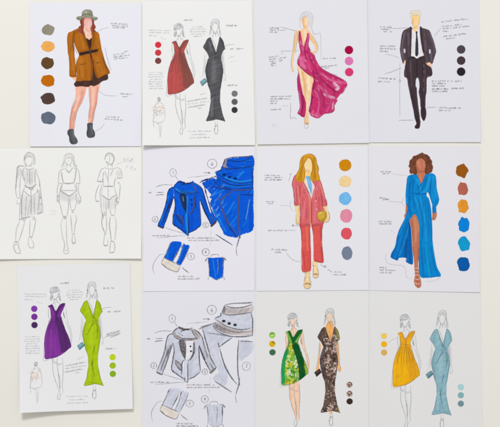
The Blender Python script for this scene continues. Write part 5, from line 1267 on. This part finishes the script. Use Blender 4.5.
    for l in (X1((95, 320), (98, 420)), X2((150, 60), (148, 160)), X2((180, 150), (176, 250)), X2((262, 60), (258, 90)), X2((290, 150), (300, 250)), X1((290, 330), (312, 410)), X2((100, 60), (98, 110)), X1((180, 330), (200, 380)), X1((150, 275), (170, 330), (218, 415)), X1((270, 280), (248, 330), (222, 415)), X1((84, 225), (60, 290), (70, 360), (78, 423)), X2((76, 20), (78, 122), (96, 132), (122, 126)), X2((122, 126), (128, 200), (124, 284), (142, 304), (206, 290), (217, 250)), X2((219, 90), (218, 240), (226, 292), (270, 297), (322, 284)), X1((290, 265), (325, 375), (338, 423)), X2((338, 60), (350, 112), (345, 132), (316, 136)), X2((305, 30), (316, 135)), X1((120, 310), (122, 423)), X1((165, 345), (155, 370), (175, 375))):
        P.line(l, o2, .42)
    for x, y in ((255, 92), (262, 160)):
        cx, cy = X2((x, y))[0]
        P.fill([(cx + .8 * math.cos(t), cy + .8 * math.sin(t)) for t in (0, 1, 2, 3, 4, 5)], C(232, 190, 190), ragged=0)
    P.done()
    P = Part(s, 'hair', fig)
    h, hd, hl = C(206, 146, 34), C(160, 100, 20), C(228, 178, 70)
    P.fill(X1((160, 60), (200, 47), (240, 60), (262, 95), (267, 140), (280, 165), (276, 200), (291, 258), (270, 276), (216, 270), (211, 225), (224, 180), (222, 120), (202, 84), (180, 100), (160, 140), (166, 180), (168, 240), (150, 282), (95, 277), (86, 245), (100, 215), (120, 170), (125, 110), (136, 80)), h,
           [(X1((150, 80), (140, 160), (110, 270)), 1.0, hd, .6), (X1((165, 75), (150, 150), (150, 260)), .7, hl, .7), (X1((240, 80), (248, 160), (250, 265)), 1.0, hd, .6), (X1((255, 100), (262, 180), (275, 260)), .7, hl, .6), (X1((180, 60), (200, 56), (230, 75)), 1.1, hl, .6), (X1((200, 80), (228, 110), (232, 170), (222, 220)), .8, hd, .7), (X1((130, 130), (112, 200), (96, 250)), .7, hl, .6), (X1((165, 150), (172, 220), (160, 265)), .7, hd, .7), (X1((140, 200), (128, 275)), .8, hd, .5)], streak=(1.5, .08, 2.2), rim=.15)
    for l in (X1((136, 80), (125, 115), (118, 175), (90, 235), (95, 277)), X1((202, 50), (244, 66), (266, 130), (280, 170), (276, 205), (291, 258)), X1((160, 100), (146, 170), (130, 270)), X1((236, 100), (244, 180), (238, 265))):
        P.line(l, C(128, 82, 24), .4)
    P.done()
    P = Part(s, 'round_handbag', fig)
    P.fill(X2((268, 196), (284, 180), (306, 174), (334, 180), (344, 205), (340, 235), (326, 252), (300, 264), (280, 246), (268, 222)), C(204, 168, 60), [(X2((285, 200), (300, 190)), 1.2, C(232, 206, 110), .8), (X2((290, 250), (330, 240)), 1.0, C(150, 112, 30), .7), (X2((336, 190), (338, 230)), .8, C(140, 104, 30), .7)], rim=.25)
    P.line(X2((268, 196), (284, 180), (306, 174), (334, 180), (344, 205), (340, 235), (326, 252), (300, 264), (280, 246), (268, 222)), C(110, 84, 36), .4, closed=True)
    P.done()
    for i, (x, y, rx, ry, c, w) in enumerate([(345, 165.3, 6.1, 6.0, (202, 134, 18), 'amber'), (345.1, 181.6, 6.3, 5.8, (236, 206, 152), 'cream peach'), (345, 198.6, 6.3, 6.4, (112, 182, 232), 'sky blue'), (346.1, 216, 6.2, 6.8, (222, 138, 162), 'rose pink'), (346.4, 233.6, 5.4, 6.0, (218, 84, 98), 'coral red'), (347, 253.2, 5.4, 7.0, (118, 128, 150), 'slate grey')]):
        swatch(s, x, y, rx, ry, c, w, 20 + i, edge=.05)
    c = (118, 118, 126)
    note(s, [(264.5, 175.2, 279.5, 175.4), (265, 177.6, 282, 177.4), (264.5, 179.8, 283.4, 179.6)], c, 1.5, .32)
    callout(s, [(290.8, 174), (289.8, 177.6), (288.5, 181.6)], (130, 130, 145), .4, more=[[(289.4, 174.8), (290.9, 173.6), (291.6, 175.2)]])
    note(s, [(266, 201.4, 275, 201.6), (268, 203.4, 273.5, 203.4)], c, 1.4, .3)
    callout(s, [(280, 205.2), (285, 205.6), (290.4, 206)], (160, 160, 168), .36)
    callout(s, [(290.6, 200), (290.4, 205), (291.4, 209.4), (294, 211)], (150, 150, 165), .36)
    note(s, [(268.4, 230.4, 283, 230.2), (285, 230.6, 287.5, 230.6)], c, 1.5, .32)
    callout(s, [(286.6, 230.4), (291, 230.4), (296, 230.4)], (125, 125, 135), .38)
    callout(s, [(292, 225.4), (296, 225.7), (300.4, 226)], (112, 112, 122), .42, head=True)
    note(s, [(271, 249.4, 287, 249.8), (274.6, 252.2, 281.4, 252.2)], c, 1.6, .32)
    callout(s, [(286, 252.4), (290, 257.4), (295, 260.8), (300.8, 261.8)], (130, 130, 138), .4)
    callout(s, [(320.4, 264.4), (323, 266.2), (325.8, 266.8)], (100, 100, 110), .5, more=[[(324.4, 265), (326, 266.8), (323.8, 267.4)], [(327.6, 269.2), (332.4, 272.4)]])
    note(s, [(334.6, 271.8, 341.8, 272), (333, 274.4, 346, 274.6)], c, 1.4, .3)


coral()


# ================================================================ blue wrap gown
def wrap():
    s = s_wrap
    Y1, Y2, Y3 = crop(390, 148, 8.333), crop(390, 190, 8.333), crop(385, 240, 8.333)
    sk, skd, skl = C(190, 116, 88), C(150, 80, 60), C(214, 146, 110)
    P = Part(s, 'drawn_woman', zone=0)
    P.fill(Y1((150, 245), (215, 230), (300, 230), (360, 240), (385, 380)) + Y2((380, 120), (375, 195), (364, 190), (366, 150), (345, 90), (328, 10), (295, 20), (290, 180), (235, 300), (200, 260), (175, 180), (150, 120), (140, 200), (128, 195), (135, 80)) + Y1((140, 330)), sk)
    P.fill(Y1((210, 140), (222, 92), (257, 80), (290, 92), (302, 140), (292, 190), (300, 222), (272, 290), (258, 308), (234, 274), (212, 222), (224, 192)), sk, [(Y1((240, 115), (245, 160)), 2.6, C(204, 132, 112), .8), (Y1((278, 110), (282, 160)), 1.3, C(200, 130, 100), .6), (Y1((236, 196), (278, 196)), 1.3, skd, .6), (Y1((250, 230), (258, 280)), 1.6, skl, .5), (Y1((220, 140), (232, 180)), .8, skd, .5)])
    P.fill(Y2((128, 192), (146, 176), (142, 215), (126, 234), (117, 214)), sk)
    P.fill(Y2((356, 184), (386, 182), (389, 215), (376, 248), (352, 250), (352, 218)), sk, [(Y2((376, 195), (372, 240)), .9, C(210, 130, 90), .7), (Y2((358, 200), (358, 240)), .6, skd, .6)])
    P.fill(Y2((190, 205), (212, 205), (232, 240), (242, 300), (242, 423)) + Y3((284, 60), (280, 150), (276, 222), (290, 300), (299, 345), (299, 382), (276, 398), (250, 380), (241, 340), (248, 290), (244, 228), (240, 160), (228, 80)) + Y2((184, 423), (178, 330), (164, 250)), sk,
           [(Y2((205, 230), (215, 330), (212, 420)), 1.8, skl, .7), (Y2((180, 260), (192, 420)), 1.2, skd, .5), (Y2((228, 250), (236, 340)), 1.0, C(215, 150, 80), .6), (Y3((250, 20), (258, 130)), 1.5, C(200, 116, 80), .7), (Y3((276, 60), (270, 170)), .9, skd, .6), (Y3((235, 60), (248, 200)), .7, skd, .5), (Y3((265, 290), (275, 380)), 2.0, C(176, 92, 62), .7)])
    w = C(216, 204, 200)
    for l in (Y3((246, 268), (262, 262), (280, 268)), Y3((250, 238), (262, 232), (276, 240)), Y3((248, 322), (270, 328), (292, 320)), Y3((244, 352), (270, 366), (299, 360)), Y3((244, 300), (262, 290), (286, 300))):
        P.line(l, w, .55, press=.1)
    P.line(Y3((250, 258), (256, 280), (266, 262)), C(110, 70, 60), .4)
    P.line(Y3((285, 300), (300, 350), (298, 384), (276, 399), (250, 382)), C(120, 70, 52), .4)
    fig = P.done()
    b, bd, bl, bt = C(12, 132, 204), C(10, 84, 164), C(40, 164, 222), C(10, 108, 186)
    P = Part(s, 'wrap_gown', fig)
    back = Y2((150, 150), (140, 190), (116, 250), (76, 330), (56, 392)) + Y3((84, 50), (52, 112), (46, 140), (62, 156), (104, 170), (116, 150), (175, 150), (180, 184), (232, 198), (226, 60)) + Y2((176, 330), (164, 250), (190, 205), (200, 160))
    P.fill(back, bt, [(Y2((150, 230), (100, 350)) + Y3((110, 60), (85, 140)), 2.0, b, .8), (Y2((170, 230), (130, 400)) + Y3((120, 130)), .8, bl, .7), (Y3((180, 0), (170, 140)), 2.6, C(8, 74, 150), .8), (Y3((205, 20), (212, 190)), 2.2, bd, .8), (Y2((160, 280), (165, 420)), 1.8, C(8, 70, 142), .8), (Y3((60, 110), (58, 150)), .9, bd, .6), (Y3((95, 90), (100, 165)), .7, bd, .6), (Y2((140, 210), (70, 380)), .8, bl, .5)], sp=.42, streak=(1.9, .05, 1.6), rim=.1)
    front = Y1((222, 222), (240, 262), (258, 300), (278, 262), (298, 220), (340, 210), (374, 224), (386, 270), (390, 340), (404, 400)) + Y2((409, 82), (402, 112), (386, 140), (384, 184), (356, 190), (352, 130), (334, 70), (318, 20), (306, 20), (306, 50), (322, 70), (336, 122), (346, 200), (353, 320)) + \
        Y3((396, 0), (412, 120), (432, 220), (466, 296), (420, 308), (350, 315), (300, 311), (286, 270), (280, 150), (284, 60)) + Y2((242, 400), (242, 300), (230, 240), (208, 202), (190, 212), (170, 240), (142, 240), (136, 200), (148, 150), (132, 110), (128, 40)) + Y1((128, 400), (136, 300), (146, 240), (178, 222))
    db = [(Y1((180, 240), (165, 330), (160, 420)), 2.6, bt, .8), (Y1((200, 260), (185, 400)), .9, bd, .6), (Y1((225, 260), (250, 320), (255, 380)), 1.6, bl, .6), (Y1((300, 240), (275, 330), (240, 380)), 1.2, bd, .6), (Y1((330, 240), (310, 330), (280, 370)), 2.0, bl, .6), (Y1((360, 240), (375, 340), (385, 420)), 1.8, bl, .6), (Y1((335, 290), (330, 400)), 1.0, bd, .5),
          (Y2((180, 25), (250, 35), (320, 25)), 1.2, bd, .6), (Y2((190, 40), (205, 120), (225, 190)), .8, bd, .6), (Y2((205, 60), (245, 160), (265, 300)), 1.0, bl, .7), (Y2((250, 60), (290, 250), (300, 420)), 1.4, bl, .6), (Y2((270, 60), (275, 200), (270, 400)), .8, bd, .5), (Y2((320, 100), (335, 250), (345, 420)), 1.2, bt, .7), (Y2((165, 60), (160, 130), (175, 220)), 1.6, bd, .6), (Y2((385, 60), (380, 130)), 1.0, bt, .7), (Y2((350, 30), (372, 100)), .8, bl, .6), (Y2((362, 130), (370, 182)), .9, bd, .6),
          (Y3((300, 20), (310, 200), (320, 300)), 1.4, bt, .7), (Y3((345, 40), (360, 180), (370, 300)), 1.8, C(20, 158, 206), .8), (Y3((385, 60), (410, 220), (440, 290)), 1.2, bt, .6), (Y3((325, 60), (335, 200)), .8, bd, .5), (Y3((300, 290), (380, 308), (455, 296)), .9, bd, .5), (Y3((395, 30), (400, 150)), .8, bl, .5), (Y2((140, 60), (140, 110)), .9, bl, .5), (Y2((150, 170), (200, 200)), 1.0, bd, .5)]
    P.fill(front, b, db, sp=.42, streak=(1.55, .05, 1.6), rim=.1)
    o = C(10, 66, 126)
    for l in (Y1((165, 280), (160, 380)), Y1((225, 300), (245, 360)), Y1((310, 250), (290, 330)), Y1((365, 260), (378, 360)), Y2((230, 80), (250, 180), (256, 260)), Y2((285, 60), (300, 200), (296, 330)), Y2((150, 230), (105, 350)), Y2((160, 260), (120, 400)), Y3((310, 60), (312, 180), (325, 290)), Y3((350, 20), (362, 150), (385, 290)), Y3((385, 40), (400, 160), (430, 270)), Y3((150, 20), (140, 110)), Y3((190, 60), (205, 180)), Y1((222, 222), (258, 302), (240, 340)), Y1((298, 220), (262, 296), (200, 370)), Y1((190, 370), (250, 385), (330, 372)), Y1((190, 250), (186, 380)), Y1((345, 250), (335, 380)), Y2((188, 30), (200, 130), (210, 205)), Y2((240, 50), (262, 200), (268, 420)), Y3((284, 60), (282, 150), (286, 270), (300, 311)), Y3((175, 150), (180, 184), (230, 198)), Y2((300, 60), (318, 200), (320, 400)), Y2((130, 100), (148, 150), (136, 200)), Y2((352, 130), (356, 190), (384, 184))):
        P.line(l, o, .42)
    P.done()
    P = Part(s, 'curly_hair', fig)
    h = C(112, 66, 48)
    rs = random.Random(2)
    db = rand_leaves(rs, (408, 152, 434, 176), 80, [C(82, 44, 32), C(146, 94, 70), C(128, 78, 56), C(92, 52, 38)], L=(1.5, 3), r=(.35, .6), al=.7, curved=1)
    P.fill(Y1((250, 44), (268, 42), (292, 50), (312, 58), (332, 76), (336, 92), (350, 110), (351, 132), (358, 158), (352, 178), (350, 200), (330, 208), (310, 220), (290, 208), (288, 185), (297, 150), (290, 112), (272, 90), (248, 88), (226, 102), (216, 140), (222, 180), (228, 205), (210, 226), (190, 214), (172, 216), (160, 192), (164, 170), (155, 150), (162, 128), (164, 108), (182, 88), (192, 70), (214, 62), (232, 56)), h, db, sp=.36, ragged=.35)
    P.done()
    for i, (x, y, rx, ry, c, w) in enumerate([(462, 171, 5.9, 7.0, (150, 86, 22), 'tobacco brown'), (462.5, 189, 5.4, 6.8, (176, 98, 82), 'terracotta'), (463, 206.5, 5.6, 7.3, (222, 146, 46), 'tangerine'), (463.5, 224.5, 5.8, 7.3, (12, 128, 214), 'azure'), (464, 244, 5.8, 7.3, (20, 152, 204), 'turquoise'), (463, 264, 6.2, 7.2, (12, 88, 164), 'royal blue')]):
        swatch(s, x, y, rx, ry, c, w, 40 + i, edge=.15)
    c = (118, 118, 128)
    note(s, [(380.6, 171.6, 391.6, 171.6), (382.6, 173.6, 388.6, 173.4)], c, 1.5, .33)
    callout(s, [(391.6, 174), (399, 174.8), (407.6, 175.6)], (175, 175, 182), .36)
    note(s, [(379.6, 197.6, 386, 198.4), (383, 199.6, 389.6, 199.2)], c, 1.6, .34)
    callout(s, [(389, 201.4), (396, 201.8), (401.4, 202.4), (403, 204.4), (405, 206.4)], (150, 150, 160), .38, more=[[(401.4, 202.4), (402.8, 200.4), (403.4, 197.6)]])
    note(s, [(378.6, 221.4, 391.6, 221.4), (379.6, 223.8, 392, 223.6)], c, 1.5, .34)
    callout(s, [(390, 230), (392.5, 231.4)], (185, 185, 190), .4, more=[[(393.8, 232.4), (395.2, 233.4)]])
    note(s, [(379.6, 267.4, 388, 267.4), (379.6, 269.8, 396.4, 270.2), (380, 272.4, 391.6, 272.6)], c, 1.5, .34)
    callout(s, [(386, 253), (385.6, 259.4), (388.4, 263.4), (395, 264.8), (402.4, 265.6), (405.2, 269), (405.8, 275), (408, 278), (411.4, 279.2)], (165, 165, 172), .42)
    callout(s, [(424.6, 280.6), (430, 281.4), (436, 280), (441, 277)], (175, 175, 180), .4)


wrap()

# ================================================================ light, camera
def area(name, loc, target, size, power, color, size_y=None):
    L = bpy.data.lights.new(name, 'AREA')
    L.energy = power; L.color = color; L.size = size
    if size_y:
        L.shape = 'RECTANGLE'; L.size_y = size_y
    o = bpy.data.objects.new(name, L); COLL.objects.link(o)
    o.location = loc
    o.rotation_euler = (Vector(target) - Vector(loc)).to_track_quat('-Z', 'Y').to_euler()
    return o


area('window_light', (-0.9, -4.5, 4.3), (-0.1, 0, -0.1), 1.6, KEY, (0.975, 0.99, 1.0), 1.2)
w = bpy.data.worlds.new('World'); scene.world = w; w.use_nodes = True
bg = w.node_tree.nodes['Background']
bg.inputs['Color'].default_value = (1.0, 0.975, 0.94, 1)
bg.inputs['Strength'].default_value = AMB

cam = bpy.data.cameras.new('camera'); co = bpy.data.objects.new('camera', cam); COLL.objects.link(co)
D = 2.4
co.location = (0, -D, 0); co.rotation_euler = (math.pi / 2, 0, 0)
cam.sensor_width = 36.0
cam.lens = 36.0 * D / (500 * S)
cam.clip_start = 0.05; cam.clip_end = 50
scene.camera = co
scene.view_settings.view_transform = 'Standard'
scene.view_settings.look = 'None'
scene.view_settings.exposure = 0.06
scene.view_settings.gamma = 1
scene.cycles.filter_width = 2.1
scene.cycles.max_bounces = 6
scene.cycles.use_denoising = True
